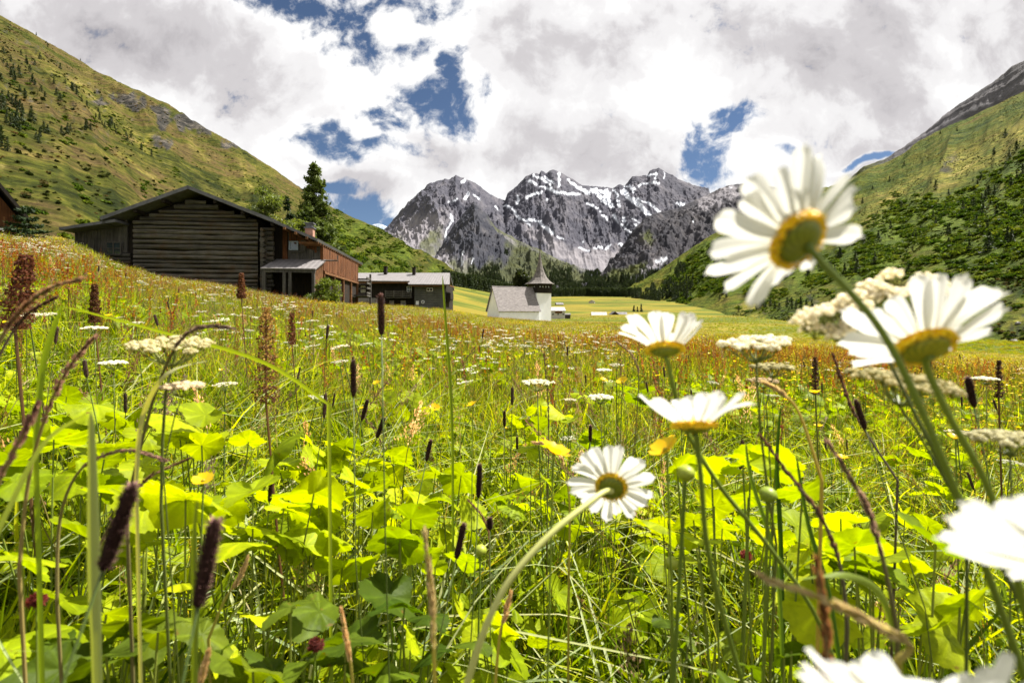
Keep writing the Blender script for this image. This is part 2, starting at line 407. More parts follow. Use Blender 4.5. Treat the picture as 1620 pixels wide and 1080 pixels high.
# ------------------------------------------------------------------ slopes and mountains
class Sheet: pass
def sheet(name, sil, px0, px1, nu, nv, yr, yf, zfoot, power, relief, jag=0, back=(.35, .8), mats=(), masks=None):
    px = np.linspace(px0, px1, nu); sx, sy = zip(*sil)
    py = np.interp(px, sx, sy)+jag*(fbm(px*.11, px*0, 5, 4)*1.0+.6*vnoise(px*.33, px*0, 8))
    YR = np.interp(px, *zip(*yr)); YF = np.interp(px, *zip(*yf)); ZR = (HY-py)*YR/F
    ZF = zfoot(px, YF)
    tb = np.linspace(0, 1, nv); tback = 1+np.linspace(0, back[0], max(6, nv//8))[1:]
    T = np.concatenate([tb, tback])[:,None]; PX = px[None]+0*T
    tt = np.clip(T, 0, 1)
    Y = YF+(YR-YF)*T; Z = ZF+(ZR-ZF)*tt**power-(ZR-ZF)*np.clip(T-1, 0, 9)*back[1]
    X = (PX-HX)/F*Y
    Z = Z+relief(PX, X, Y, Z, np.clip(T, 0, 1.0))*np.where(T > 1, np.clip(1-(T-1)*4, 0, 1), 1)
    o = Sheet(); o.X, o.Y, o.Z = X, Y, Z; o.px = X/Y*F+HX; o.py = HY-Z/Y*F; o.T = T+0*PX; o.nv = nv; o.ZN = (Z-ZF)/np.maximum(ZR-ZF, 1)
    at = masks(o) if masks else None
    nr, nc = X.shape; i = np.arange(nr-1)[:,None]*nc+np.arange(nc-1)[None]; Fc = np.stack([i,i+1,i+nc+1,i+nc], -1).reshape(-1,4)
    me = raw_mesh(name, np.stack([X,Y,Z],-1).reshape(-1,3), Fc, mats, True, attrs=at)
    o.ob = link(name, me); tag(o.ob, kind='structure')
    return o
def pick(s, n, poly=None, dens=None):
    """random points on the front of a sheet, evenly spread as seen from the valley floor"""
    r = RNG.random((max(n*30, 60000), 2)); i = r[:,0]*(s.nv-2); j = r[:,1]*(s.X.shape[1]-2)
    a = i.astype(int); b = j.astype(int); fa = i-a; fb = j-b
    def B(M): return (M[a,b]*(1-fa)+M[a+1,b]*fa)*(1-fb)+(M[a,b+1]*(1-fa)+M[a+1,b+1]*fa)*fb
    x, y, z, px, py = B(s.X), B(s.Y), B(s.Z), B(s.px), B(s.py)
    k = np.ones(len(x), bool)
    if poly: 
        k = np.zeros(len(x), bool)
        for q in poly: k |= inpoly(px+6*fbm(px*.08,py*.08,2,3), py+6*fbm(px*.08,py*.08,5,3), q)
    if dens is not None: k &= RNG.random(len(x)) < dens(px, py, x, y)
    w_ = np.flatnonzero(k)[:n]
    return np.stack([x,y,z,px,py], 1)[w_]
def at_px(s, px, py):
    d = (s.px[:s.nv]-px)**2+(s.py[:s.nv]-py)**2; k = np.unravel_index(np.argmin(d), d.shape)
    return Vector((s.X[k], s.Y[k], s.Z[k]))

def z8(l): return [(590+x/4.38, 260+y/4.38) for x, y in l]
def z4(l): return [(940+x/4.5, 260+y/4.5) for x, y in l]
SNOW_A = [(z8(a), w_/4.4) for a, w_ in [
 ([(1080,115),(1130,135)],13),([(1110,80),(1170,105),(1210,130),(1260,190),(1350,210)],10),([(1290,60),(1290,150)],9),([(1190,90),(1240,120)],9),
 ([(1160,150),(1250,180),(1330,200),(1430,215)],9),([(1065,230),(1110,205),(1165,190)],8),([(995,275),(1005,245),(1000,215)],15),([(915,290),(960,300)],10),
 ([(965,315),(1000,350),(1020,380)],10),([(1040,380),(1090,420)],8),([(1060,390),(1110,385),(1160,395),(1190,440),(1240,480)],11),([(1280,495),(1330,520)],6),
 ([(1430,580),(1500,600)],8),([(1460,540)],6),([(1560,575),(1585,580)],7),([(1350,110),(1400,150),(1440,165)],10),([(1390,140),(1430,170),(1500,200)],12),
 ([(1510,180),(1620,240)],17),([(1540,170),(1600,190)],10),([(1480,270),(1560,300)],6),([(1600,360),(1620,380)],8),([(645,245),(655,200)],11),([(545,270),(585,240)],6),
 ([(520,260)],8),([(500,540),(510,460),(545,400),(540,350)],7),([(700,215),(740,245)],6),([(840,290),(870,320)],5),([(620,120),(640,115)],6),([(1210,250)],8),([(1580,330)],8)]]
SNOW_A += [(z4(a), w_/4.5) for a, w_ in [
 ([(0,180),(50,250),(130,300)],17),([(90,190),(110,220),(90,260)],22),([(60,190),(130,290)],12),([(200,190),(260,250),(330,290),(390,360)],22),([(280,240),(380,270),(470,340)],11),
 ([(170,260),(180,300)],12),([(140,190),(165,230)],10),([(390,80),(440,65),(430,100)],10),([(495,60),(500,90)],5),([(220,160),(300,170)],10),([(320,150),(460,125)],6),([(250,150),(280,190)],11),
 ([(590,280),(640,290),(620,300)],12),([(130,360),(180,420),(260,490)],8),([(200,370),(215,400)],7),([(270,380),(320,420)],6),([(60,370),(90,390)],7),([(240,430)],6),([(280,420),(300,440)],5),
 ([(90,600),(120,575)],11),([(180,570),(210,580)],8),([(0,590),(40,595)],6)]]
SNOW_B = [(z8([(610,700),(625,610)]),.9),(z8([(680,690),(695,650)]),1.0)]
SNOW_C = [(z4(a), w_/4.5) for a, w_ in [([(435,690),(480,670)],9),([(485,700),(515,665)],5),([(970,160),(985,158)],6),([(1140,205)],6),([(1190,185),(1240,195)],5),([(705,408)],6),([(420,760),(440,745)],5),([(1080,160)],5)]]
def snowmask(o, L):
    m = np.zeros(o.px.shape); n = fbm((o.px+o.py*.6)*.35, (o.py-o.px*.2)*.12, 3, 4)*2.0+fbm(o.px*.6, o.py*.3, 6, 3)*1.0
    wx = o.px+fbm(o.px*.12, o.py*.12, 1, 3)*3; wy = o.py+fbm(o.px*.12, o.py*.12, 7, 3)*3
    for pts, wd in L: m = np.maximum(m, sstep(1.2, -.6, stroke(wx, wy, pts)-wd*.62-n*.8))
    return m
def polym(o, L, soft=5):
    m = np.zeros(o.px.shape); a = fbm(o.px*.07, o.py*.07, 2, 4)*14; b = fbm(o.px*.07, o.py*.07, 8, 4)*14
    for dx, dy in ((0,0),(soft,0),(-soft,0),(0,soft),(0,-soft)):
        q = np.zeros(o.px.shape, bool)
        for p in L: q |= inpoly(o.px+a+dx, o.py+b+dy, p)
        m += q/5.
    return m

def m_rock(name, dark, mid, light, sc=.006, scree=(.165,.156,.170), green=(.055,.065,.018), bumpd=14, gs=1.0):
    t = NT(name)
    v = t.coords((1,.35,1)); n = t.noise(v, sc, 14, .68, .6)
    st = t.noise(t.coords((1,.2,.28), (0,.35,0)), sc*2.6, 10, .7, .8)
    c = t.ramp(t.math('ADD', t.math('MULTIPLY', n, .55), t.math('MULTIPLY', st, .45)), [(.36,dark),(.5,mid),(.66,light)])
    fn = t.noise(v, sc*9, 8, .75)
    c = t.mix(.75, c, t.ramp(fn, [(.32,(.74,.74,.77)), (.55,(1.03,1.03,1.03)), (.7,(1.22,1.2,1.2))]), 'MULTIPLY')
    sn = t.noise(t.coords((1,.3,.18)), sc*5, 8, .6)
    scc = t.mix(.6, scree, t.ramp(sn, [(.35,(.65,.65,.68)),(.65,(1.25,1.22,1.18))]), 'MULTIPLY')
    c = t.mix(t.attr('scree'), c, scc)
    gc = t.mix(.8, green, t.ramp(t.noise(v, sc*7, 8, .7), [(.35,(.35,.42,.4)),(.65,(1.5,1.35,1.2))]), 'MULTIPLY')
    c = t.mix(t.math('MULTIPLY', t.attr('green'), t.math('MULTIPLY_ADD', n, 1.2, .35, True)), c, gc)
    c = t.mix(t.attr('snow'), c, (.50,.52,.57))
    hb = t.math('ADD', t.math('MULTIPLY', fn, .5), t.math('MULTIPLY', st, .9))
    b = t.n('ShaderNodeBump'); t.link(hb, b.inputs['Height']); b.inputs['Distance'].default_value = bumpd
    t.link(t.math('SUBTRACT', 1.0, t.math('MULTIPLY', t.math('ADD', t.attr('scree'), t.attr('snow'), None, True), .75)), b.inputs['Strength'])
    t.surf(c, .95, b.outputs[0], .1)
    return t.m

def relA(px, x, y, z, T):
    e = np.sin(PI*np.clip(T,0,1))**.8
    a = ridged((px+T*60)*.022, T*1.6, 1, 5, .55)*95*e
    b = ridged(x*.006, y*.004+z*.004, 3, 5, .6)*42*(.25*sstep(1,.97,T)+e)*sstep(1.0,.985,T)
    c = fbm(x*.025, y*.01+z*.02, 5, 4, .6)*15*sstep(1.0,.99,T)
    low = sstep(.12, .5, T)                       # scree below is smoother
    return (a*(.35+.65*low)+b*(.15+.85*low)+c*(.3+.7*low))
silA = [(480,460),(540,425),(590,380),(604,367),(620,351),(636,333),(652,315),(668,301),(681,290),(697,285),(711,283),(718,279),(721,276),(729,280),(745,286),(759,294),(773,306),(784,312),(799,317),(803,306),(818,294),(832,278),(843,274),(853,276),(856,270),(860,271),(864,274),(870,270),(876,268),(882,271),(889,274),(905,283),(921,293),(932,294),(946,295),(970,298),(973,296),(981,291),(985,294),(988,294),(1000,280),(1012,278),(1024,277),(1029,269),(1042,266),(1051,271),(1062,276),(1075,284),(1100,294),(1110,296),(1121,297),(1123,305),(1160,330),(1250,370),(1400,420)]
M_ROCK = m_rock('grey_mountain_rock', (.032,.033,.045), (.064,.063,.078), (.125,.118,.130), bumpd=3.5)
def masksA(o):
    return {'snow': snowmask(o, SNOW_A)*(o.T < 1.02),
            'scree': polym(o, [z8([(1080,420),(1240,500),(1420,600),(1620,600),(1620,760),(1450,760),(1300,650),(1130,540),(1040,430)]), z8([(60,520),(330,360),(540,330),(500,500),(380,700),(370,830),(200,760),(120,560)]),z4([(0,600),(200,590),(130,690),(40,760),(0,760)])]),
            'green': polym(o, [z8([(330,560),(470,430),(500,450),(470,560),(350,690),(300,640)]), z8([(150,540),(230,490),(220,540),(160,600)])])*.8}
mountain = sheet('mountain', silA, 480, 1400, 1300, 460, [(480,4500),(800,4800),(1400,4300)], [(480,2200),(1400,2600)], lambda p, y: G((p-HX)/F*y, y)-40, 1.15, relA, .9, mats=[M_ROCK], masks=masksA)

silB = [(640,470),(674,431),(686,411),(704,383),(718,356),(735,336),(750,319),(758,326),(770,340),(784,360),(807,374),(830,386),(853,395),(875,406),(898,418),(921,428),(960,434),(1010,450),(1060,475)]
def relB(px, x, y, z, T):
    e = np.sin(PI*np.clip(T,0,1))**.8
    return ridged((px+T*20)*.03, T*1.8, 11, 5, .6)*48*e+ridged(x*.010, y*.006+z*.006, 13, 5, .6)*38*(e+.12)*sstep(1,.98,T)+fbm(x*.035, z*.03, 15, 4, .6)*14*sstep(1,.98,T)
M_ROCKB = m_rock('dark_spur_rock', (.018,.020,.029), (.036,.037,.046), (.085,.080,.084), .008, bumpd=3.5)
def masksB(o):
    rid = np.abs(o.T-.93) < .075
    return {'snow': snowmask(o, SNOW_B),
            'scree': np.maximum(polym(o, [z8([(370,830),(420,660),(520,600),(570,680),(600,830)]), z8([(560,830),(600,650),(640,640),(660,720),(640,830)])]), rid*sstep(775,800,o.px)*(.3+.7*(vnoise(o.px*.05,o.T*40,3)>0))*.75),
            'green': np.maximum(polym(o, [z8([(480,830),(560,660),(640,700),(700,690),(760,720),(830,640),(900,760),(900,860),(600,870)]), z8([(960,520),(1150,600),(1400,700),(1500,760),(1480,860),(900,860),(880,700)])])*.75, sstep(.84,.96,o.T)*sstep(765,790,o.px)*.75)}
spur = sheet('mountain_spur', silB, 640, 1060, 620, 300, [(640,3300),(1060,2600)], [(640,1800),(1060,1700)], lambda p, y: G((p-HX)/F*y, y)-25, 1.1, relB, .8, mats=[M_ROCKB], masks=masksB)

silC = [(880,478),(905,470),(940,453),(962,420),(984,393),(1000,369),(1018,347),(1035,338),(1055,333),(1073,329),(1104,315),(1131,302),(1153,293),(1175,290),(1207,293),(1224,296),(1300,302),(1400,306),(1500,330),(1650,380)]
def relC(px, x, y, z, T):
    e = np.sin(PI*np.clip(T,0,1))**.7
    return ridged((px-T*70)*.02, T*2., 21, 5, .55)*50*e+ridged(x*.012, y*.006+z*.012, 23, 5, .6)*34*(e+.1)*sstep(1,.98,T)+fbm(x*.04, z*.04, 25, 4, .6)*10*sstep(1,.98,T)
M_ROCKC = m_rock('dark_shoulder_rock', (.016,.017,.023), (.040,.038,.044), (.10,.090,.090), .010, bumpd=3.5)
def masksC(o):
    return {'snow': snowmask(o, SNOW_C),
            'scree': polym(o, [z4([(190,860),(330,770),(440,660),(520,670),(440,790),(300,880),(180,900)]), z4([(760,250),(960,170),(1060,200),(900,330),(700,330)])], 2),
            'green': polym(o, [z4([(330,490),(420,500),(400,570),(340,560)]), z4([(0,800),(120,760),(300,690),(380,690),(300,800),(180,880),(0,960)]), z4([(430,860),(700,640),(900,500),(1300,480),(1300,900),(400,960)])], 3)}
shoulder = sheet('mountain_shoulder', silC, 880, 1650, 760, 340, [(880,2100),(1200,2500),(1650,2500)], [(880,1300),(1650,1500)], lambda p, y: G((p-HX)/F*y, y)-20, 1.05, relC, .7, mats=[M_ROCKC], masks=masksC)

silG = [(480,400),(540,368),(560,362),(575,358),(583,357),(592,355),(600,354),(612,358),(640,372),(700,420)]
far_m = sheet('distant_mountain', silG, 480, 700, 240, 80, [(480,9000),(700,9000)], [(480,6500),(700,6500)], lambda p, y: 0*p+150, 1.1,
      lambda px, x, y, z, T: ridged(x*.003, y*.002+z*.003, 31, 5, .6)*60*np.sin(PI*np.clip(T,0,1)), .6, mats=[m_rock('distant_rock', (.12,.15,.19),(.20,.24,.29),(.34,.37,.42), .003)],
      masks=lambda o: {'snow': sstep(.05,.3, fbm(o.px*.12, o.py*.25, 3, 4)+.35*sstep(358,372,o.py)), 'scree': 0*o.px, 'green': 0*o.px})

silD = [(1320,300),(1350,277),(1366,263),(1399,252),(1424,236),(1450,218),(1474,200),(1497,179),(1530,156),(1570,131),(1600,106),(1640,86),(1720,50),(1900,-20),(2150,-90)]
def relD(px, x, y, z, T):
    e = np.sin(PI*np.clip(T,0,1))**.7
    return ridged((px-T*50)*.02, T*3., 41, 5, .55)*26*e+fbm(x*.02, z*.03, 45, 5, .6)*14*sstep(1,.97,T)
M_ROCKD = m_rock('grey_scree_ridge', (.060,.058,.064), (.10,.095,.10), (.16,.15,.155), .012, green=(.07,.08,.025))
peak = sheet('rocky_ridge', silD, 1320, 2150, 420, 160, [(1320,2100),(1620,1500),(2150,1100)], [(1320,1400),(1620,1000),(2150,700)], lambda p, y: 0*p+60, 1.0, relD, .8, mats=[M_ROCKD],
    masks=lambda o: {'snow': 0*o.px, 'scree': .5*sstep(-.1,.3,fbm(o.px*.02,o.py*.02,3,3)), 'green': sstep(1420,1370,o.px)})

# right hand hillside
silE = [(900,479),(940,470),(975,462),(1000,452),(1040,430),(1075,405),(1100,388),(1130,375),(1160,361),(1220,334),(1290,303),(1330,290),(1352,279),(1372,268),(1399,258),(1424,246),(1450,229),(1497,204),(1543,182),(1620,145),(1800,50),(2050,-80),(2500,-200)]
def relE(px, x, y, z, T):
    e = np.sin(PI*np.clip(T,0,1))**.7
    s = np.clip(y/900., .15, 1.4)
    return (fbm(x*.006, y*.006, 51, 3)*26*s+ridged((px-T*90)*.012, T*2, 53, 4, .5)*16*s)*e+fbm(x*.05, y*.05, 55, 4, .6)*3.2*s*sstep(.04,.15,T)*sstep(1,.97,T)
def m_hill(name, stops, sc, stretch, rot, bd):
    t = NT(name); v = t.coords(stretch, rot)
    n = t.noise(v, sc, 10, .68, .5); n2 = t.noise(v, sc*6, 8, .75)
    c = t.ramp(t.math('ADD', t.math('MULTIPLY', n, .6), t.math('MULTIPLY', n2, .4)), stops)
    c = t.mix(t.attr('bright'), c, t.ramp(n2, [(.38,(.075,.085,.012)), (.52,(.19,.17,.03)), (.64,(.34,.28,.10))]))
    c = t.mix(t.attr('bare'), c, t.ramp(n2, [(.38,(.015,.015,.016)), (.52,(.045,.042,.040)), (.66,(.14,.12,.105))]))
    c = t.mix(t.attr('wood'), c, t.ramp(n2, [(.35,(.024,.044,.005)), (.6,(.085,.115,.012))]))
    fn = t.noise(t.coords(stretch, rot), sc*30, 6, .75)
    c = t.mix(.8, c, t.ramp(fn, [(.36,(.38,.38,.36)), (.5,(.95,.95,.9)), (.62,(1.5,1.5,1.4))]), 'MULTIPLY')
    ln = t.noise(t.coords((.05,.035,.75), (.0,.12,0)), 1.0, 6, .7, .3)
    c = t.mix(.75, c, t.ramp(ln, [(.36,(.42,.45,.40)), (.5,(.95,.95,.92)), (.62,(1.40,1.35,1.2))]), 'MULTIPLY')
    t.surf(c, .95, t.bump(t.math('ADD', ln, t.math('MULTIPLY', fn, .5)), .9, bd), .05); return t.m
M_HE = m_hill('right_hillside_turf', [(.40,(.020,.036,.005)), (.47,(.050,.070,.007)), (.54,(.090,.090,.012)), (.64,(.09,.066,.025))], .012, (1,.5,1), (0,.5,.3), 3.)
WOOD_E = [[(1060,430),(1110,392),(1160,366),(1230,345),(1290,345),(1300,380),(1250,440),(1190,462),(1130,465),(1080,480),(1040,470)],
          [(1340,440),(1300,430),(1330,395),(1400,340),(1430,310),(1470,305),(1500,345),(1470,370),(1430,400)],
          [(1430,395),(1450,350),(1520,300),(1560,270),(1640,225),(2000,90),(2200,60),(2200,330),(1640,400),(1600,420),(1520,420),(1480,400)],
          [(1230,440),(1330,400),(1400,405),(1450,430),(1380,440),(1300,450),(1240,470)]]
SCRUB_E = [[(1160,480),(1220,440),(1310,400),(1360,330),(1420,300),(1500,330),(1640,380),(1900,400),(1900,440),(1640,440),(1540,445),(1440,440),(1380,470),(1260,495),(1180,500)]]
def masksE(o):
    n = fbm(o.px*.02, o.py*.04, 61, 4)
    w_ = polym(o, WOOD_E, 8)
    return {'wood': w_*sstep(-.5,.1,n+.2),
            'bare': np.maximum(polym(o, [[(1330,385),(1370,372),(1380,380),(1345,398)],[(1268,420),(1290,414),(1300,424),(1275,432)],[(1490,262),(1520,250),(1515,258),(1495,268)],[(1530,310),(1560,300),(1555,330),(1540,340)]],3)*.9,
                               .55*sstep(.25,.5,fbm(o.px*.10,o.py*.16,66,4))*sstep(430,460,o.py)*sstep(1150,1200,o.px)),
            'bright': np.clip(polym(o, [[(1370,330),(1440,285),(1540,230),(1660,170),(2000,0),(2100,30),(1660,210),(1560,260),(1500,290),(1430,320),(1350,370)]], 12)*.75*sstep(-.35,.2,n)+.6*sstep(.1,.5,n)*sstep(430,480,o.py), 0, 1)}
right_hill = sheet('hillside', silE, 900, 2500, 900, 420, [(900,1500),(1000,1450),(1350,1250),(1620,800),(2050,480),(2500,300)], [(900,1050),(980,950),(1060,620),(1150,330),(1250,215),(1350,150),(1480,112),(1620,92),(2050,62),(2500,50)],
    lambda p, y: G((p-HX)/F*y, y)-1.0, 1.12, relE, .5, mats=[M_HE], masks=masksE)

# left hand hillside
silF = [(-1200,-500),(-600,-220),(-300,-110),(-100,-25),(0,24),(60,58),(110,88),(150,115),(200,140),(240,158),(262,168),(290,184),(330,205),(365,224),(400,246),(435,268),(470,294),(510,320),(560,345),(600,365),(640,387),(670,405),(700,428),(720,446),(745,466),(775,484),(800,492)]
def relF(px, x, y, z, T):
    e = np.sin(PI*np.clip(T,0,1))**.7; s = np.clip(y/500., .1, 1.6)
    return (ridged((px+T*220)*.007, T*1.2, 71, 4, .5)*16*s+fbm(x*.010, y*.010, 73, 4)*9*s)*e+fbm(x*.06, y*.06, 75, 4, .6)*2.0*s*sstep(.03,.12,T)*sstep(1,.97,T)
M_HF = m_hill('left_hillside_turf', [(.41,(.012,.018,.004)), (.47,(.042,.048,.007)), (.52,(.066,.060,.013)), (.57,(.080,.055,.024)), (.64,(.060,.070,.009))], .020, (1,.45,1), (0,-.6,.25), 2.5)
def masksF(o):
    n = fbm(o.px*.03, o.py*.03, 81, 4)
    st = np.zeros(o.px.shape)
    wx = o.px+fbm(o.px*.03,o.py*.03,1,3)*12; wy = o.py+fbm(o.px*.03,o.py*.03,4,3)*12
    for pts, wd in [([(0,205),(60,250),(85,300),(150,350)],5),([(60,80),(100,120),(140,150),(170,175),(200,190),(225,230)],8),([(130,160),(200,215),(240,240)],7),([(240,180),(235,210),(220,225)],7),
                    ([(220,240),(300,270),(330,300),(400,330)],9),([(385,255),(400,290)],8),([(290,225),(330,260)],6),([(150,230),(260,290)],5),([(-300,100),(-100,200),(0,260)],8),([(40,10),(70,60)],6)]:
        st = np.maximum(st, sstep(wd*1.3, wd*.3, stroke(wx, wy, pts)+n*6))
    rock = polym(o, [[(145,155),(165,150),(178,168),(160,170)],[(175,145),(215,147),(228,175),(205,172)],[(240,172),(262,175),(268,205),(245,200)],[(265,190),(290,185),(335,205),(330,215),(290,205)],[(245,215),(270,220),(268,238),(250,232)],[(350,222),(370,222),(372,235),(355,232)]], 2)
    return {'bright': np.clip(st*.32*sstep(-.6,.2,n)+.16*sstep(.1,.5,n),0,1), 'bare': np.maximum(rock, .5*sstep(.35,.6,fbm(o.px*.12,o.py*.12,83,4))*sstep(300,150,o.py)), 'wood': polym(o, [[(530,330),(600,362),(700,425),(760,470),(700,480),(560,440),(520,380)]], 8)*sstep(-.4,.3,n)*.8}
left_hill = sheet('hillside', silF, -1200, 800, 1000, 420, [(-1200,120),(-300,320),(0,430),(240,560),(470,740),(640,950),(800,1250)], [(-1200,40),(-300,50),(0,58),(200,66),(400,90),(560,150),(640,260),(740,560),(800,900)],
    lambda p, y: G((p-HX)/F*y, y)-.8, 1.05, relF, .6, mats=[M_HF], masks=masksF)
# ------------------------------------------------------------------ timber and masonry materials
def m_wood(name, dark, light, sc=1.0, stretch=(.6,1,14), rough=.85, axis=None, warm=None):
    t = NT(name); v = t.coords(stretch); n = t.noise(v, sc*2, 10, .7, .6); n2 = t.noise(t.coords((1,1,1)), sc*.8, 4, .6)
    c = t.ramp(n, [(.3,dark),(.68,light)])
    if name == 'weathered_logs': c = t.mix(1.0, c, t.attr('Col','Color'), 'MULTIPLY')
    if warm: c = t.mix(t.math('MULTIPLY', t.ramp(n2, [(.5,(0,0,0)),(.66,(1,1,1))]), .8), c, warm)
    c = t.mix(.6, c, t.ramp(n2, [(.3,(.5,.5,.5)),(.65,(1.25,1.25,1.25))]), 'MULTIPLY')
    t.surf(c, rough, t.bump(n, .6, .03), .2); return t.m
LOG = m_wood('weathered_logs', (.004,.0038,.0034), (.13,.120,.100), 1.2, (.35,1,9), warm=(.06,.038,.02))
PLANK = m_wood('grey_planks', (.016,.015,.014), (.13,.12,.105), 1.5, (7,7,.3))
DARKW = m_wood('blackened_timber', (.006,.005,.004), (.028,.021,.015), 1.5, (5,5,.4))
REDW = m_wood('sunburnt_red_planks', (.014,.007,.004), (.19,.072,.026), 1.3, (7,7,.35))
ORANGEW = m_wood('orange_timber', (.05,.022,.010), (.20,.09,.035), 1.5, (1,1,1))
ROOFG = m_noise('grey_roof_edge', (.07,.07,.075), (.15,.15,.16), 3, (1,1,1), .6)
TIN = m_noise('pale_tin_roofing', (.27,.25,.25), (.40,.37,.37), 2.5, (1,.3,1), .5)
def m_ribbed(name, c1, c2, step):
    t = NT(name); n = t.noise(t.coords((1,1,1)), 2.2, 8, .7)
    wv = t.n('ShaderNodeTexWave', wave_type='BANDS', bands_direction='X'); t.link(t.coords(), wv.inputs[0]); wv.inputs['Scale'].default_value = step; wv.inputs['Distortion'].default_value = .3
    c = t.ramp(n, [(.3,c1),(.7,c2)]); c = t.mix(.35, c, t.ramp(wv.outputs[1], [(.0,(.6,.6,.6)),(.35,(1.1,1.1,1.1))]), 'MULTIPLY')
    t.surf(c, .6, t.bump(wv.outputs[1], .5, .03), .3); return t.m
RIB = m_ribbed('ribbed_roofing', (.12,.112,.112), (.205,.19,.19), .9)
SHING = m_noise('weathered_shingles', (.08,.072,.070), (.30,.272,.262), 2.2, (.55,.55,5), .9, .8, .05)
SHING2 = m_noise('spire_shingles', (.05,.045,.042), (.22,.195,.18), 2.2, (1.6,1.6,.5), .9, .8, .05)
PLASTER = m_noise('white_lime_plaster', (.80,.81,.83), (.93,.935,.95), .9, (1,1,.6), .9, .3, .02)
STONE = m_noise('grey_stone_plinth', (.10,.095,.09), (.32,.30,.28), 2.5, (1,1,1), .9, .9, .05)
BRICK = m_noise('pink_plastered_brick', (.20,.10,.07), (.38,.22,.16), 3, (1,1,1), .9)
GLASS = m_flat('dark_window_glass', (.02,.03,.04), .08, .8)
GLASSB = m_flat('blue_grey_window_glass', (.10,.14,.18), .15, .8)
FRAMEW = m_flat('cream_window_frame', (.55,.52,.42), .6)
FRAMEB = m_flat('blue_grey_window_frame', (.25,.30,.36), .6)
SNOWW = m_flat('white_paint', (.75,.75,.73), .6)

def slab(mb, a, b, c, d, th, mi=0, col=(1,1,1)):
    """a thick sheet on four corners"""
    P_ = [Vector(p) for p in (a, b, c, d)]; n = (P_[1]-P_[0]).cross(P_[3]-P_[0]).normalized()
    if n.z < 0: n = -n
    V = P_+[p-n*th for p in P_]
    mb.add(V, [(0,1,2,3),(7,6,5,4),(0,4,5,1),(1,5,6,2),(2,6,7,3),(3,7,4,0)], mi, col)

# ------------------------------------------------------------------ the big log barn
AN = math.radians(6.5)
BC = W(297, 495, 34.0)
barn = empty('log_barn', BC, AN); tag(barn, 'long blackened log barn with wide low gable roof, red plank side and small porch', 'barn')
ca, sa = math.cos(AN), math.sin(AN)
def L_(px, b=0.0):
    """local x of the point seen in column px on the plane b metres into the barn"""
    u = (px-HX)/F; wx = BC.x-sa*b; wy = BC.y+ca*b       # local x axis = (ca, sa)
    return (u*wy-wx)/(ca-u*sa)
def Z_(px, py, b=0.0):
    a = L_(px, b); return (HY-py)*(BC.y+a*sa+b*ca)/F
def loc(px, py, b=0.0): return Vector((L_(px, b), b, Z_(px, py, b)))
zb = -.3
# log gable wall: irregular half round logs
lg = MB(); x0, x1 = L_(212), L_(409)
def roofz(a):   # underside of the roof above local x
    ap = loc(297, 297, -1.1); l = loc(160, 347, -1.1); r = loc(433, 349, -1.1)
    return ap.z+(a-ap.x)*((r.z-ap.z)/(r.x-ap.x) if a > ap.x else (l.z-ap.z)/(l.x-ap.x))-.22
z = zb+1.45; nlog = 0; ends = MB()
while z < 8.2:
    h = random.uniform(.25,.40)
    # clip the log under the roof
    zt = z+h; a0, a1 = x0, x1
    while a0 < L_(297)-.2 and roofz(a0) < zt+.05: a0 += .1
    while a1 > L_(297)+.2 and roofz(a1) < zt+.05: a1 -= .1
    if a1-a0 < .8: break
    n = 22; xs = np.linspace(a0, a1, n); ph = random.random()*50; s_ = 7
    V = []; C = []; tone = random.uniform(.5,1.6)
    for i, x in enumerate(xs):
        hh = h*(.43+.09*vnoise(x*.8+ph, 0.0)); zc = z+h/2+.03*float(vnoise(x*.3+ph, 4.0)); dd = .15+.06*float(vnoise(x*.7+ph, 2.0))
        for k in range(s_):
            a = -PI/2+PI*k/(s_-1); V.append((x, -dd*math.cos(a)-.0, zc+hh*math.sin(a)))
    lg.add(V, [(i*s_+k, i*s_+k+1, (i+1)*s_+k+1, (i+1)*s_+k) for i in range(n-1) for k in range(s_-1)]+[tuple(range(s_)), tuple(range((n-1)*s_+s_-1, (n-1)*s_-1, -1))], 0, (tone,tone*.98,tone*.94))
    # crossing log ends at the right hand corner
    if z < 5.6 and z+h < roofz(x1+1.0)-.1:
        ends.tube([(x1+.15,-.02,z+h/2),(x1+.95+random.uniform(-.12,.1),-.02,z+h/2)], h*.44, 8)
        ends.tube([(x1+.42,-.5-random.uniform(0,.15),z),(x1+.42,.3,z)], h*.44, 8)
    z += h*.97
b0 = lg.build('log_wall', LOG, barn, True)
ends.build('log_end', LOG, barn)
m = MB(); m.box(x0+.02, x1-.02, .05, 15, zb-.8, 6.3)
m.prism([(L_(215),6.3),(L_(405),6.3),(L_(297)+.1,roofz(L_(297))-.15)], .06, 14.9)
m.build('inner_wall', DARKW, barn)
m = MB(); m.box(x0-.05, x1+.1, -.12, .04, zb-1, zb+1.42)
for k in range(34):
    xx = x0+k*(x1-x0)/34; m.box(xx+.02, xx+.22, -.155-random.random()*.02, -.12, zb-.8, zb+1.38-random.random()*.05)
m.build('plank_skirt', PLANK, barn)
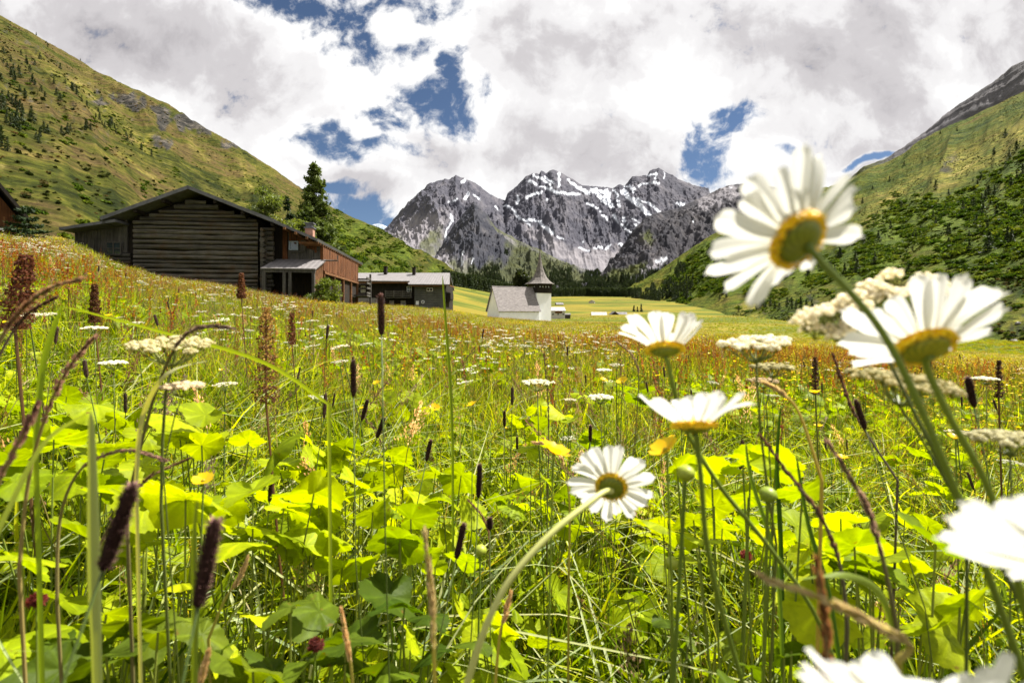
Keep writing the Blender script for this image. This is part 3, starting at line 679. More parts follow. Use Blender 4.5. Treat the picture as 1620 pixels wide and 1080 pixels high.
# left wing: planks above, logs below, small window
xa, xb = L_(100), L_(210)
m = MB(); m.box(xa+.7, xb-.1, .42, 12, zb, 5.0); m.prism([(xa+.75,4.4),(xb,4.9),(xb,6.1),(xa+.75,4.9)], .45, 12)
m.build('wing_core', DARKW, barn)
m = MB(); x = L_(113)
while x < L_(196):
    wd = random.uniform(.14,.24); ztop = loc(90,360).z+(x-L_(90))*.30-.35
    m.box(x, x+wd-.02, .28+random.random()*.04, .42, 3.95+random.random()*.05, ztop); x += wd
m.build('wing_planks', PLANK, barn)
m = MB(); z = 1.6
while z < 3.9:
    h = random.uniform(.22,.3); m.tube([(L_(128),.30,z+h/2),(L_(166),.29,z+h/2+.02),(L_(203),.30,z+h/2)], h*.49, 8); z += h
m.build('wing_logs', LOG, barn)
wn_ = MB(); c_ = loc(180, 393, .1); wn_.box(c_.x-.42, c_.x+.42, .08, .14, c_.z-.36, c_.z+.36)
wf = wn_.build('window', GLASS, barn)
m = MB()
for dx in (-.44,.0,.44): m.box(c_.x+dx-.03, c_.x+dx+.03, .03, .078, c_.z-.4, c_.z+.4)
for dz in (-.4,.0,.4): m.box(c_.x-.44, c_.x+.44, .035, .075, c_.z+dz-.03, c_.z+dz+.03)
m.build('frame', PLANK, wf)
# roofs
RB = 16.0; RF = -1.1
ap = loc(297, 293, RF); l1 = loc(157, 343, RF); l2 = loc(163, 346, RF); l0 = loc(90, 359, RF); r1 = loc(433, 346.5, RF); r2 = loc(498, 376, RF)
def back(p, b=RB): return Vector((p.x, b, p.z))
m = MB(); slab(m, ap, back(ap), back(l1), l1, .22); slab(m, ap, r1, back(r1), back(ap), .22)
m.build('roof', [ROOFG], barn)
m = MB(); rr2 = loc(503, 377, RF); slab(m, r1+Vector((.01,0,-.05)), rr2+Vector((0,0,-.02)), back(rr2), back(r1)+Vector((0,0,-.05)), .18); m.build('annex_roof', [ROOFG], barn)
m = MB(); slab(m, l2+Vector((.6,.15,.02)), l0+Vector((0,.15,0)), back(l0,13), back(l2,13)+Vector((.6,0,.02)), .18); m.build('wing_roof', [ROOFG], barn)
m = MB()                                              # rafters under the eave, each end showing
for b in np.arange(-.8, 15.8, .62):
    m.box(rr2.x-1.3, rr2.x-.05, b, b+.12, rr2.z-.32, rr2.z-.19)
for q in (.25,.5,.75):
    p = r1.lerp(rr2, q); m.box(p.x-.07, p.x+.07, RF-.12, 0, p.z-.38, p.z-.22)
m.build('rafters', ORANGEW, barn)
for q in (.3,.62,.97):
    for e in (l1, r1):
        p = ap.lerp(e, q); m = MB(); m.box(p.x-.1, p.x+.1, RF+.15, 0, p.z-.46, p.z-.26); m.build('purlin', DARKW, barn)
# annex: plank gable with a window
xr0, xr1 = L_(428), L_(506)
def annz(x): return r1.z+(x-r1.x)*(rr2.z-r1.z)/(rr2.x-r1.x)-.30
core = MB(); core.prism([(x1+.5,zb-1),(xr1-.05,zb-1),(xr1-.05,annz(xr1)),(x1+.5,annz(x1+.5))], .9, 13.8); core.build('annex_core', DARKW, barn)
zl = loc(460, 410).z
m = MB(); x = L_(450)
while x < xr1-.1:
    wd = random.uniform(.13,.2); m.box(x, x+wd-.012, .76+random.random()*.03, .9, zl, annz(x)-.02, 0); x += wd
m.build('gable_planks', PLANK, barn)
m = MB(); x = L_(441)
while x < L_(450)-.05:
    wd = .16; m.box(x, x+wd-.012, .75+random.random()*.03, .9, zl, annz(x)-.02); x += wd
x = L_(452)
while x < xr1-.5:
    m.box(x, x+.14, .70, .757, annz(x)-.62-random.random()*.15, annz(x)-.05); x += .17
m.box(xr1-.14, xr1+.06, .68, .757, zl, annz(xr1)+.02)
m.build('red_boards', REDW, barn)
c_ = loc(464.5, 388.5, .7); m = MB(); m.box(c_.x-.24, c_.x+.24, .715, .75, c_.z-.24, c_.z+.24); wf = m.build('window', GLASSB, barn)
m = MB()
for dx in (-.27,.27): m.box(c_.x+dx-.04, c_.x+dx+.04, .66, .712, c_.z-.30, c_.z+.30)
for dz in (-.27,.27): m.box(c_.x-.31, c_.x+.31, .665, .714, c_.z+dz-.04, c_.z+dz+.04)
m.build('frame', FRAMEB, wf)
m = MB(); m.box(L_(470.5), L_(479), .67, .72, c_.z-.32, c_.z+.36)
m.box(L_(455), L_(480), .63, .70, c_.z-.46, c_.z-.38); m.build('shutter', PLANK, barn)
# red plank side wall running back
m = MB(); xs_ = xr1+.02; zs = Z_(514, 428, .8); b = .8
while b < 13.6:
    wd = random.uniform(.15,.26); m.box(xs_-.1, xs_+.02+random.random()*.03, b, b+wd-.02, zs+random.uniform(-.06,.04), rr2.z-.35); b += wd
m.build('side_planks', REDW, barn)
m = MB(); m.box(xs_-.14, xs_+.14, .8, 13.6, zs-.22, zs-.06)
for b in (.9, 4.0, 7.2, 10.4, 13.4): m.box(xs_-.12, xs_+.10, b-.1, b+.1, zb-1.6, zs-.22)
m.build('side_beam', ORANGEW, barn)
m = MB(); m.box(xs_-.35, xs_-.15, .9, 13.6, zb-1.6, zs-.1); m.build('side_wall_recess', DARKW, barn)
for b in (5.6, 9.0):
    m = MB(); m.box(xs_-.149, xs_-.11, b-.5, b+.5, zs-1.25, zs-.45); wf = m.build('window', GLASS, barn)
    m = MB()
    for d in (-.5,0,.5): m.box(xs_-.108, xs_-.07, b+d-.035, b+d+.035, zs-1.29, zs-.41)
    m.box(xs_-.106, xs_-.072, b-.5, b+.5, zs-.87, zs-.82); m.build('frame', ORANGEW, wf)
# balcony at the back corner
m = MB(); bx = xs_+.05
for zz in (zs-1.2, zs-.75, zs-.3, zs+.15): m.box(bx, bx+1.2, 13.5, 13.58, zz, zz+.16); m.box(bx+1.12, bx+1.2, 11.5, 13.5, zz, zz+.16)
m.box(bx+1.08, bx+1.24, 13.42, 13.62, zb-2, zs+.7); m.box(bx, bx+1.2, 11.5, 13.5, zs-1.45, zs-1.3)
m.build('balcony', PLANK, barn)
# porch in front of the annex
pf = -1.7
p0 = loc(414, 419.5, .75); p1 = loc(509, 408, .75); pz = loc(460, 410, .75).z
q0 = loc(412, 423.5, pf); q1 = loc(499, 425, pf)
m = MB(); slab(m, (q0.x,pf,q0.z), (q1.x,pf,q1.z), (q1.x+.1,.74,pz), (q0.x+.2,.74,pz), .09); m.build('porch_roof', RIB, barn)
m = MB()
m.box(q0.x+.1, q1.x-.05, pf+.12, pf+.26, q0.z-.27, q0.z-.11)
for pxx in (418, 450, 459, 496):
    a_ = L_(pxx, pf+.2); m.box(a_-.09, a_+.09, pf+.1, pf+.28, zb-1.8, q0.z-.27)
m.build('porch_posts', PLANK, barn)
m = MB(); b = pf+.3
while b < .7:
    m.box(q1.x-.2, q1.x-.12, b, b+.17, q0.z-1.75, q0.z-.15+(b-pf)*.28); b += .24
m.build('porch_side_boards', ORANGEW, barn)
m = MB(); m.box(L_(418), L_(447), -.3, -.22, zb-1.5, zb+1.0)
for k in range(10): m.box(L_(418)+k*.125, L_(418)+k*.125+.10, -.36, -.30, zb-1.2, zb+.95-.1*random.random())
m.build('porch_boarding', PLANK, barn)
m = MB(); g_ = loc(508, 412, .4); m.tube([(g_.x,.4,g_.z),(g_.x+1.1,.4,g_.z),(g_.x+1.1,.4,g_.z+.35)], .05, 6); m.build('gutter_pipe', PLANK, barn)
# chimney
c_ = loc(490.5, 365, 4); zc = (HY-362)*(BC.y+4)/F
m = MB(); m.box(c_.x-.28, c_.x+.28, 3.7, 4.3, c_.z-1.2, c_.z+.15); ch = m.build('chimney', BRICK, barn)
m = MB(); m.box(c_.x-.36, c_.x+.36, 3.62, 4.38, c_.z+.153, c_.z+.23); m.box(c_.x-.22, c_.x+.22, 3.76, 4.24, c_.z+.233, c_.z+.50); m.box(c_.x-.34, c_.x+.34, 3.64, 4.36, c_.z+.503, c_.z+.57); m.build('chimney_cap', ROOFG, ch)

# ------------------------------------------------------------------ timber hut at the left edge
hut = empty('timber_hut', W(20, 495, 30), math.radians(43)); tag(hut, 'corner of a red-brown timber hut with steep overhanging roof at the left edge', 'hut')
def HZ(py): return (HY-py)/27.
def HXx(px): return (px-20)/37.7
m = MB(); m.box(HXx(-200), HXx(23), 1.0, 8, .5, HZ(333)); m.prism([(HXx(-200),HZ(334)),(HXx(22),HZ(334)),(HXx(-78),HZ(225))], 1.01, 7.9)
m.build('wall', REDW, hut)
m = MB(); slab(m, (HXx(-78),-.3,HZ(207)), (HXx(47),-.3,HZ(343)), (HXx(47),9,HZ(343)), (HXx(-78),9,HZ(207)), .16)
slab(m, (HXx(-78),-.3,HZ(207)), (HXx(-78),9,HZ(207)), (HXx(-208),9,HZ(343)), (HXx(-208),-.3,HZ(343)), .16); m.build('roof', DARKW, hut)
m = MB(); m.box(HXx(-60), HXx(36), .7, .97, HZ(357), HZ(348)); m.build('beam', ORANGEW, hut)
m = MB(); m.box(HXx(4), HXx(7.5), .5, .69, HZ(376), HZ(342)); m.build('post', ORANGEW, hut)
for k in range(2):
    m = MB(); m.box(HXx(-40), HXx(9), .35, .48, HZ(363+k*9)-.03, HZ(363+k*9)+.07); m.build('rail', SNOWW, hut)

# ------------------------------------------------------------------ farmhouse with the ribbed roof
fh = empty('farmhouse', W(633, 495, 68), math.radians(0)); tag(fh, 'dark timber farmhouse with long pale ribbed roof and two dark chimneys', 'farmhouse')
s = 68/F; X_ = lambda px, b=0: ((px-HX)*(68+b)/F)-(633-HX)*68/F
Zf = lambda py, b=0: (HY-py)*(68+b)/F
m = MB(); m.box(X_(545), X_(654), .9, 8.5, -1.2, Zf(444)); m.box(X_(654)+.002, X_(705), .4, 8.5, -1.2, Zf(450)); m.build('wall', DARKW, fh)
m = MB(); z = -.8
while z < Zf(456): m.box(X_(655), X_(704), .27+random.random()*.03, .4, z, z+.28); z += .31
m.build('log_wall', m_wood('grey_green_logs', (.045,.047,.042), (.13,.13,.115), 1.5, (.4,1,8)), fh)
rz = Zf(431.5, 5); m = MB()
slab(m, (X_(540),-.0,Zf(443.5)), (X_(648),-.0,Zf(444.5)), (X_(640,5),5,rz), (X_(540,5),5,rz), .12)
slab(m, (X_(648)+.003,-.75,Zf(449.3,-.7)), (X_(712.5),-.75,Zf(449.6,-.7)), (X_(711.5,5),5,rz), (X_(640,5)+.003,5,rz), .12)
slab(m, (X_(540,5),5,rz-.003), (X_(711.5,5),5,rz-.003), (X_(711.5,5),11,rz-2.2), (X_(540,5),11,rz-2.2), .12); m.build('roof', RIB, fh)
m = MB(); m.box(X_(548), X_(648), .05, .13, Zf(448), Zf(445.8)); m.box(X_(649), X_(706), -.6, -.5, Zf(453,-.6), Zf(451.5,-.6)); m.box(X_(711), X_(712.6), -.7, 5, Zf(452.5), Zf(452.5)+.12); m.build('eave_board', ORANGEW, fh)
for pxx, b, t_ in ((610,4,422.5),(655,4,424)):
    m = MB(); x = X_(pxx, b); m.box(x-.2, x+.2, b-.3, b+.3, rz-1, (HY-t_)*(68+b)/F); c = m.build('chimney', DARKW, fh)
    m = MB(); x = X_(pxx, b); m.box(x-.28, x+.28, b-.38, b+.38, (HY-t_)*(68+b)/F+.002, (HY-t_)*(68+b)/F+.1); m.build('chimney_cap', DARKW, c)
m = MB(); m.tube([(X_(661),1.8,Zf(447)),(X_(661),1.8,Zf(440.5))], .08, 6); m.build('vent_pipe', DARKW, fh)
def window(par, x, y, z, w_, h_, nx, nz, gm, fm, ft=.05):
    m = MB(); m.box(x-w_/2, x+w_/2, y-.03, y, z-h_/2, z+h_/2); o = m.build('window', gm, par)
    m = MB()
    for i in range(nx+1): xx = x-w_/2+w_*i/nx; m.box(xx-ft/2, xx+ft/2, y-.09, y-.035, z-h_/2-ft/2, z+h_/2+ft/2)
    for i in range(nz+1): zz = z-h_/2+h_*i/nz; m.box(x-w_/2, x+w_/2, y-.085, y-.033, zz-ft/2, zz+ft/2)
    m.build('frame', fm, o); return o
window(fh, X_(571.5), .898, Zf(457), .52, .78, 2, 3, GLASS, FRAMEW, .06)
window(fh, X_(645.5), .898, Zf(457), .6, .75, 2, 2, GLASSB, SNOWW, .06)
window(fh, X_(679.5), .26, Zf(458), .75, .38, 2, 1, GLASS, SNOWW, .05)
m = MB(); m.box(X_(657.5), X_(662), .2, .26, Zf(482), Zf(476)); m.build('notice', SNOWW, fh)
m = MB()
for k in range(16):
    a = 2*PI*k/16; b = 2*PI*(k+1)/16; x, z = X_(668.5), Zf(477.5)
    m.add([(x+.22*math.cos(a),.2,z+.22*math.sin(a)),(x+.22*math.cos(b),.2,z+.22*math.sin(b)),(x+.14*math.cos(b),.2,z+.14*math.sin(b)),(x+.14*math.cos(a),.2,z+.14*math.sin(a)),
           (x+.22*math.cos(a),.26,z+.22*math.sin(a)),(x+.22*math.cos(b),.26,z+.22*math.sin(b))], [(0,1,2,3),(0,4,5,1)])
m.build('round_vent', SNOWW, fh)
m = MB(); bz0, bz1 = Zf(468), Zf(461)
for zz in (bz0, (bz0+bz1)/2, bz1): m.box(X_(611), X_(651), -.35, -.28, zz-.05, zz+.05)
for k in range(25): x = X_(611)+k*(X_(651)-X_(611))/24; m.box(x-.03, x+.03, -.27, -.24, bz0-.1, bz1)
for pxx in (611,624,638,651): m.box(X_(pxx)-.07, X_(pxx)+.07, -.42, -.355, bz0-.2, bz1+.12)
m.box(X_(611), X_(651), -.23, .9, bz0-.3, bz0-.18); m.build('balcony', PLANK, fh)
m = MB(); m.box(X_(706)-.02, X_(712), .6, 4, Zf(473), Zf(463)); m.box(X_(706)-.02, X_(711), .6, 4, Zf(473)-.3, Zf(473)-.002); m.build('side_balcony', DARKW, fh)
m = MB(); m.box(X_(545), X_(606), .75, .9, -1.2, Zf(471)); m.box(X_(614), X_(621), .72, .9, -1.2, Zf(475)); m.box(X_(632), X_(640), .72, .9, -1.2, Zf(475)); m.build('plinth', STONE, fh)

# ------------------------------------------------------------------ chapel
CH = W(790, 495, 116); BE = math.radians(27)
chp = empty('chapel', CH, BE); tag(chp, 'small white chapel with shingled nave roof and flared pointed spire on dark belfry', 'chapel')
cb, sb = math.cos(BE), math.sin(BE)
def cl(px, b=0.0):
    u = (px-HX)/F; wx = CH.x-sb*b; wy = CH.y+cb*b; return (u*wy-wx)/(cb-u*sb)
def cz(px, py, b=0.0): a = cl(px, b); return (HY-py)*(CH.y+a*sb+b*cb)/F
Ln = cl(853); Wn = 6.6; ze = cz(790, 488.5); zr = cz(778, 453, Wn/2)
m = MB(); m.box(0, Ln, 0, Wn, -4.5, ze); m.add([(0,0,ze),(Ln,0,ze),(Ln,Wn,ze),(0,Wn,ze),(0,Wn/2,zr-.15),(Ln,Wn/2,zr-.15)], [(0,4,3),(1,2,5),(0,1,5,4),(2,3,4,5)])
m.build('nave', PLASTER, chp)
m = MB(); o_ = .35
sl_ = (zr-ze)/(Wn/2)
slab(m, (-o_,-o_,ze-sl_*o_), (Ln+o_,-o_,ze-sl_*o_), (Ln+.1,Wn/2,zr+.1), (-o_,Wn/2,zr+.1), .16)
slab(m, (-o_,Wn/2,zr+.1), (Ln+.1,Wn/2,zr+.1), (Ln+o_,Wn+o_,ze-sl_*o_), (-o_,Wn+o_,ze-sl_*o_), .16); m.build('nave_roof', SHING, chp)
# tower seen between columns 843 and 872
ty = 1.6; tx0, tx1 = cl(846, ty+.2), cl(872, ty)-.0
tw = tx1-tx0; tw = 4.0; tx0 = tx1-tw; tcx, tcy = (tx0+tx1)/2, ty+tw/2
zt = cz(860, 463.5, ty); zbf = cz(860, 448, ty); ztip = (HY-386.5)*(CH.y+tcx*sb+tcy*cb)/F
m = MB(); m.box(tx0, tx1, ty, ty+tw, -5, zt); m.build('tower', PLASTER, chp)
m = MB(); e = .12; m.box(tx0-e, tx1+e, ty-e, ty+tw+e, zt+.001, zbf); bf = m.build('belfry', DARKW, chp)
PALE = m_flat('pale_opening', (.45,.48,.5), .8)
for f in (-1.2,-.4,.4,1.2):
    for sx in (0, 1):
        if sx: V = [(tcx+f-.17,ty-e-.03,zbf-1.0),(tcx+f+.17,ty-e-.03,zbf-1.0),(tcx+f,ty-e-.03,zbf-.55)]
        else: V = [(tx0-e-.03,tcy+f-.17,zbf-1.0),(tx0-e-.03,tcy+f+.17,zbf-1.0),(tx0-e-.03,tcy+f,zbf-.55)]
        m = MB(); m.add(V, [(0,1,2)]); m.build('belfry_opening', PALE, bf)
m = MB(); prof = [(0,3.65),(.3,3.1),(.8,2.45),(1.6,1.75),(2.8,1.15),(4.2,.70),(5.8,.36),(7.4,.16),(ztip-zbf,.015)]
n = 8; V = [(tcx,tcy,zbf-.0)]; R8 = [PI/8+k*PI/4 for k in range(n)]
V = []; 
for h, r in prof:
    for a in R8: V.append((tcx+r*math.cos(a), tcy+r*math.sin(a), zbf+h-.12))
Fc = [(i*n+k, i*n+(k+1)%n, (i+1)*n+(k+1)%n, (i+1)*n+k) for i in range(len(prof)-1) for k in range(n)]+[tuple(range(n-1,-1,-1))]
m.add(V, Fc); m.build('spire', SHING2, chp)
m = MB(); zt_ = ztip-.15; m.box(tcx-.035, tcx+.035, tcy-.035, tcy+.035, zt_, zt_+1.1); m.box(tcx-.3, tcx+.3, tcy-.03, tcy+.03, zt_+.62, zt_+.70); m.build('cross', DARKW, chp)

# ------------------------------------------------------------------ farms on the valley floor
FWALL = {'white': m_flat('farm_plaster', (.45,.42,.38), .9), 'dark': m_noise('farm_timber', (.02,.017,.014), (.07,.055,.04), 1)}
FROOF = {'pale': m_noise('farm_pale_roof', (.28,.27,.26), (.42,.40,.39), .6), 'grey': m_noise('farm_grey_roof', (.12,.115,.12), (.25,.24,.24), .6), 'dark': m_noise('farm_dark_roof', (.05,.045,.045), (.12,.11,.11), .6)}
def farm(name, label, cat, px, py, Y, wpx, hpx, wall, roof, depth=.8, rise=.45, rz=0, gable=False, wins=0, red=False, grp=None):
    c = W(px, py, Y); s = Y/F; w_ = wpx*s; h = hpx*s; d = w_*depth; he = h*(1-rise)
    o = empty(name, c, rz); tag(o, label, cat, grp)
    m = MB(); m.box(-w_/2, w_/2, 0, d, -3, he)
    if gable: m.add([(-w_/2,0,he),(w_/2,0,he),(0,0,h*.97),(-w_/2,d,he),(w_/2,d,he),(0,d,h*.97)], [(0,1,2),(3,5,4),(0,2,5,3),(1,4,5,2)])
    else: m.add([(-w_/2,0,he),(w_/2,0,he),(w_/2,d,he),(-w_/2,d,he),(-w_/2,d/2,h*.97),(w_/2,d/2,h*.97)], [(0,4,3),(1,2,5),(0,1,5,4),(2,3,4,5)])
    m.build('wall', FWALL[wall], o)
    m = MB(); e = w_*.06; k = (h-he)
    if gable:
        slab(m, (0,-e,h), (0,d+e,h), (-w_/2-e,d+e,he-k*.12), (-w_/2-e,-e,he-k*.12), .25); slab(m, (0,-e,h), (w_/2+e,-e,he-k*.12), (w_/2+e,d+e,he-k*.12), (0,d+e,h), .25)
    else:
        slab(m, (-w_/2-e,d/2,h), (w_/2+e,d/2,h), (w_/2+e,-e,he-k*.15), (-w_/2-e,-e,he-k*.15), .25); slab(m, (-w_/2-e,d/2,h), (-w_/2-e,d+e,he-k*.15), (w_/2+e,d+e,he-k*.15), (w_/2+e,d/2,h), .25)
    m.build('roof', FROOF[roof], o)
    if red: m = MB(); m.box(-w_*.22, w_*.28, -.25, -.02, he*.45, he*.92); m.build('balcony', REDW, o)
    for i in range(wins):
        x = -w_*.38+w_*.76*i/max(wins-1,1); m = MB(); m.box(x-.45, x+.45, -.06, -.004, he*.12, he*.36); m.build('window', GLASS, o)
    return o
farm('farmhouse', 'white plastered farmhouse with pale roof and red balcony right behind the chapel tower', 'farmhouse', 883, 499, 260, 22, 13.5, 'white', 'pale', 1.0, .38, .1, wins=3, red=True)
farm('shed', 'low dark shed attached right of the white farmhouse behind the chapel', 'shed', 898, 500, 262, 9, 4.5, 'dark', 'grey', 1.2, .4)
farm('hay_barn', 'long low barn with bright pale roof, left one of the pair on the yellow meadow', 'barn', 948, 500.5, 340, 22, 7, 'dark', 'pale', .5, .62, -.05)
farm('hay_barn', 'dark gabled barn in the middle of the row on the yellow meadow', 'barn', 973, 500, 345, 12, 7.5, 'dark', 'dark', 1.2, .6, .1, gable=True)
farm('hay_barn', 'grey roofed barn at the right end of the row on the yellow meadow', 'barn', 984, 499, 350, 15, 5.5, 'dark', 'grey', .6, .6)
farm('hut', 'lone pale roofed hut on the brown meadow left of the hamlet', 'hut', 886, 483, 560, 11, 4.6, 'dark', 'grey', .7, .6, .2)
for i, (px, py, wp, hp, wl, rf, gb, lb) in enumerate([(910,486.5,9,4,'dark','pale',False,'pale roofed hut at the left end of the far hamlet'),(920,486,9,5,'dark','dark',True,'dark gabled hut second from the left in the far hamlet'),
     (929,486.5,8,4,'dark','dark',False,'low dark hut in the middle of the far hamlet'),(938,486,11,5,'white','grey',False,'grey roofed hut with pale wall in the far hamlet'),
     (936,479.5,9,5,'white','grey',True,'small pale gabled house standing above the far hamlet'),(946,485.5,7,4.5,'dark','dark',True,'dark hut right of the pale walled one in the far hamlet'),(953,485,8,4.2,'dark','grey',False,'last hut on the right of the far hamlet')]):
    farm('hut', lb, 'hut', px, py, 620, wp, hp, wl, rf, .8, .5, random.uniform(-.3,.3), gable=gb)

# ------------------------------------------------------------------ trees
NEEDLE = m_leaf('spruce_needles', (1,1,1), .25, .18, .6, (1.1,1.2,.5), .2)
LEAFM = m_leaf('tree_leaves', (1,1,1), .45, .15, .5, (1.2,1.2,.5), .3)
BARK = m_noise('bark', (.05,.04,.03), (.16,.12,.09), 8, (1,1,.3), .9, .8, .02)
def cards(C, N, size, aspect=1.6, seedcol=None):
    """leaf sized quads centred on C with random turns, colours per leaf"""
    n = len(C); d = RNG.normal(size=(n,3)); d /= np.linalg.norm(d, axis=1)[:,None]
    if N is not None: d = d*.7+N; d /= np.linalg.norm(d, axis=1)[:,None]
    r = RNG.normal(size=(n,3)); a = np.cross(d, r); a /= np.linalg.norm(a, axis=1)[:,None]; b = np.cross(d, a)
    s = (size*RNG.uniform(.6,1.3,n))[:,None]
    V = np.stack([C-a*s*aspect, C-b*s*.6, C+a*s*aspect, C+b*s*.6], 1).reshape(-1,3)
    return V, (np.arange(n)[:,None]*4+np.arange(4)[None])
def crown_mesh(name, C, size, c1, c2, mat, aspect=1.6, N=None):
    V, Fc = cards(C, N, size, aspect)
    m_ = RNG.random(len(C))**1.3; cl_ = np.clip(.5+.9*fbm(C[:,0]*.9, C[:,1]*.9, C[:,2]*.9, 3), 0, 1)*.6+m_*.4
    col = np.array(c1)[None]*(1-cl_[:,None])+np.array(c2)[None]*cl_[:,None]
    return raw_mesh(name, V, Fc, [mat], False, np.repeat(col, 4, 0))
def conifer_points(h, r, n, whorls, base=.06, droop=.35, raggedness=.35):
    P_ = []
    for w_ in range(whorls):
        t_ = base+(1-base)*(w_+random.uniform(-.3,.3))/whorls
        rr = r*(1-t_)**.85*random.uniform(1-raggedness,1.1)+.02*h
        nb = max(4, int(9*(1-t_)+4))
        for b in range(nb):
            a = random.random()*2*PI; ln = rr*random.uniform(.6,1.12); k = max(3, int(n*ln/(whorls*nb*r*.55)))
            for q in range(k):
                f = random.random()**.7; P_.append((math.cos(a)*ln*f+random.gauss(0,.035*r), math.sin(a)*ln*f+random.gauss(0,.035*r), h*t_-droop*ln*f**1.4+ln*.12*f**3+random.gauss(0,.012*h)))
    return np.array(P_)
def small_conifer(name, h, r, n, col1=(.010,.018,.006), col2=(.045,.065,.018), size=.22, wh=11):
    P_ = conifer_points(h, r, n, wh); 
    top = np.stack([RNG.normal(0,.02*h,30), RNG.normal(0,.02*h,30), RNG.uniform(.85,1.0,30)*h], 1); P_ = np.concatenate([P_, top])
    return crown_mesh(name, P_, size*h/6, col1, col2, NEEDLE, 1.5)
def trunk_mesh(name, h, r, limbs=0, lr=1.0, z0=.3):
    m = MB(); m.tube([(0,0,-.3),(.02*h*random.uniform(-1,1),0,h*.4),(.0,0,h*.97)], [r, r*.65, r*.08], 7)
    for i in range(limbs):
        z = h*random.uniform(z0,.9); a = random.random()*2*PI; ln = lr*(1.05-z/h)*random.uniform(.6,1)
        m.tube([(0,0,z),(math.cos(a)*ln*.5,math.sin(a)*ln*.5,z+ln*.12),(math.cos(a)*ln,math.sin(a)*ln,z+ln*.1)], [r*.28,r*.16,r*.05], 4)
    return m.mesh(name, [BARK])
def tree(name, px, pyb, Y, label, cat, crown, trunk, rz=0, sc=1, grp=None):
    o = empty(name, W(px, pyb, Y), rz); o.scale = (sc,)*3; tag(o, label, cat, grp)
    link('crown', crown, o); link('trunk', trunk, o); return o
# tall spruce behind the barn, its lighter neighbours
hs = (430-256)*56/F
P_ = conifer_points(hs, hs*.36, 17000, 26, .02, .24, .4)
tree('spruce', 498, 430, 56, 'tall pointed spruce rising behind the barn chimney', 'tree', crown_mesh('crown', P_, .17, (.018,.034,.007), (.11,.15,.024), NEEDLE, 1.7), trunk_mesh('trunk', hs, .25, 30, hs*.2))
hs = (420-308)*58/F
P_ = conifer_points(hs, hs*.16, 2600, 14, .02, .25); tree('spruce', 455, 420, 58, 'narrow dark young spruce just left of the tall spruce behind the barn', 'tree', crown_mesh('crown', P_, .16, (.010,.020,.006), (.04,.065,.015), NEEDLE, 1.7), trunk_mesh('trunk', hs, .12, 8, 1))
def broadleaf(h, r, n, size, c1, c2, lobes=16, zc=.62, fl=.75):
    C = []
    for i in range(lobes):
        a = random.random()*2*PI; q = r*random.uniform(.15,.85); cz_ = h*(zc+random.uniform(-.3,.32)); q *= max(.25, 1-abs(cz_/h-zc)*1.6)
        lr = r*random.uniform(.22,.42); k = n//lobes; d = RNG.normal(size=(k,3)); d /= np.linalg.norm(d,axis=1)[:,None]; d *= (RNG.random(k)**.45)[:,None]*lr
        C.append(d*[1,1,fl]+[math.cos(a)*q, math.sin(a)*q, cz_])
    return crown_mesh('crown', np.concatenate(C), size, c1, c2, LEAFM, 1.4)
hb_ = (400-292)*54/F
tree('larch', 420, 400, 54, 'loose pale green tree standing behind the barn ridge', 'tree', broadleaf(hb_, hb_*.34, 5200, .13, (.035,.055,.012), (.17,.21,.045), 26), trunk_mesh('trunk', hb_, .14, 14, hb_*.3))
tree('larch', 470, 415, 52, 'light green bushy tree between the barn roof and the tall spruce', 'tree', broadleaf(4.6, 2.0, 3200, .12, (.05,.075,.012), (.24,.27,.05), 18, .55), trunk_mesh('trunk', 4.2, .1, 9, 1.4))
tree('larch', 436, 408, 53, 'low yellow green tree behind the roof right of the loose pale tree', 'tree', broadleaf(5.0, 2.2, 3200, .12, (.05,.075,.012), (.24,.26,.06), 18, .5), trunk_mesh('trunk', 4.4, .1, 9, 1.4))
tree('stone_pine', 823, 494, 132, 'dark rounded pine standing behind the chapel roof', 'tree', broadleaf(11.8, 3.1, 4200, .27, (.010,.018,.005), (.05,.06,.015), 22, .55, 1.1), trunk_mesh('trunk', 9.5, .22, 8, 2))
P_ = conifer_points(2.4, 1.15, 1500, 7, .02, .0, .3); tree('dwarf_pine', 42, 384, 29.5, 'small dark pine beside the timber hut', 'tree', crown_mesh('crown', P_, .09, (.010,.022,.008), (.04,.07,.02), NEEDLE, 1.8), trunk_mesh('trunk', 2, .06, 5, .8))
tree('bush', 519, 489, 31, 'bright green leafy bush in front of the red plank wall', 'bush', broadleaf(2.2, 1.1, 2400, .06, (.05,.08,.010), (.22,.27,.03), 14, .5, .8), trunk_mesh('trunk', 1.5, .04, 6, .8, .1), sc=.95)
tree('bush', 500, 486, 30.5, 'lower part of green shrubbery left of the leafy bush by the barn', 'bush', broadleaf(1.6, .8, 1500, .05, (.045,.075,.010), (.19,.24,.03), 10, .5, .8), trunk_mesh('trunk', 1.1, .03, 5, .5, .1))
# three young spruces on the valley meadow
for px, h, lb in ((1003,15,'left'), (1008.5,13,'middle'), (1014.5,17,'right')):
    me = small_conifer('crown', h*400/F, 2.2, 420, size=.30)
    tree('young_spruce', px, 498.3, 400, lb+' one of three small spruces standing together on the valley meadow', 'tree', me, trunk_mesh('trunk', h*400/F*.9, .2))

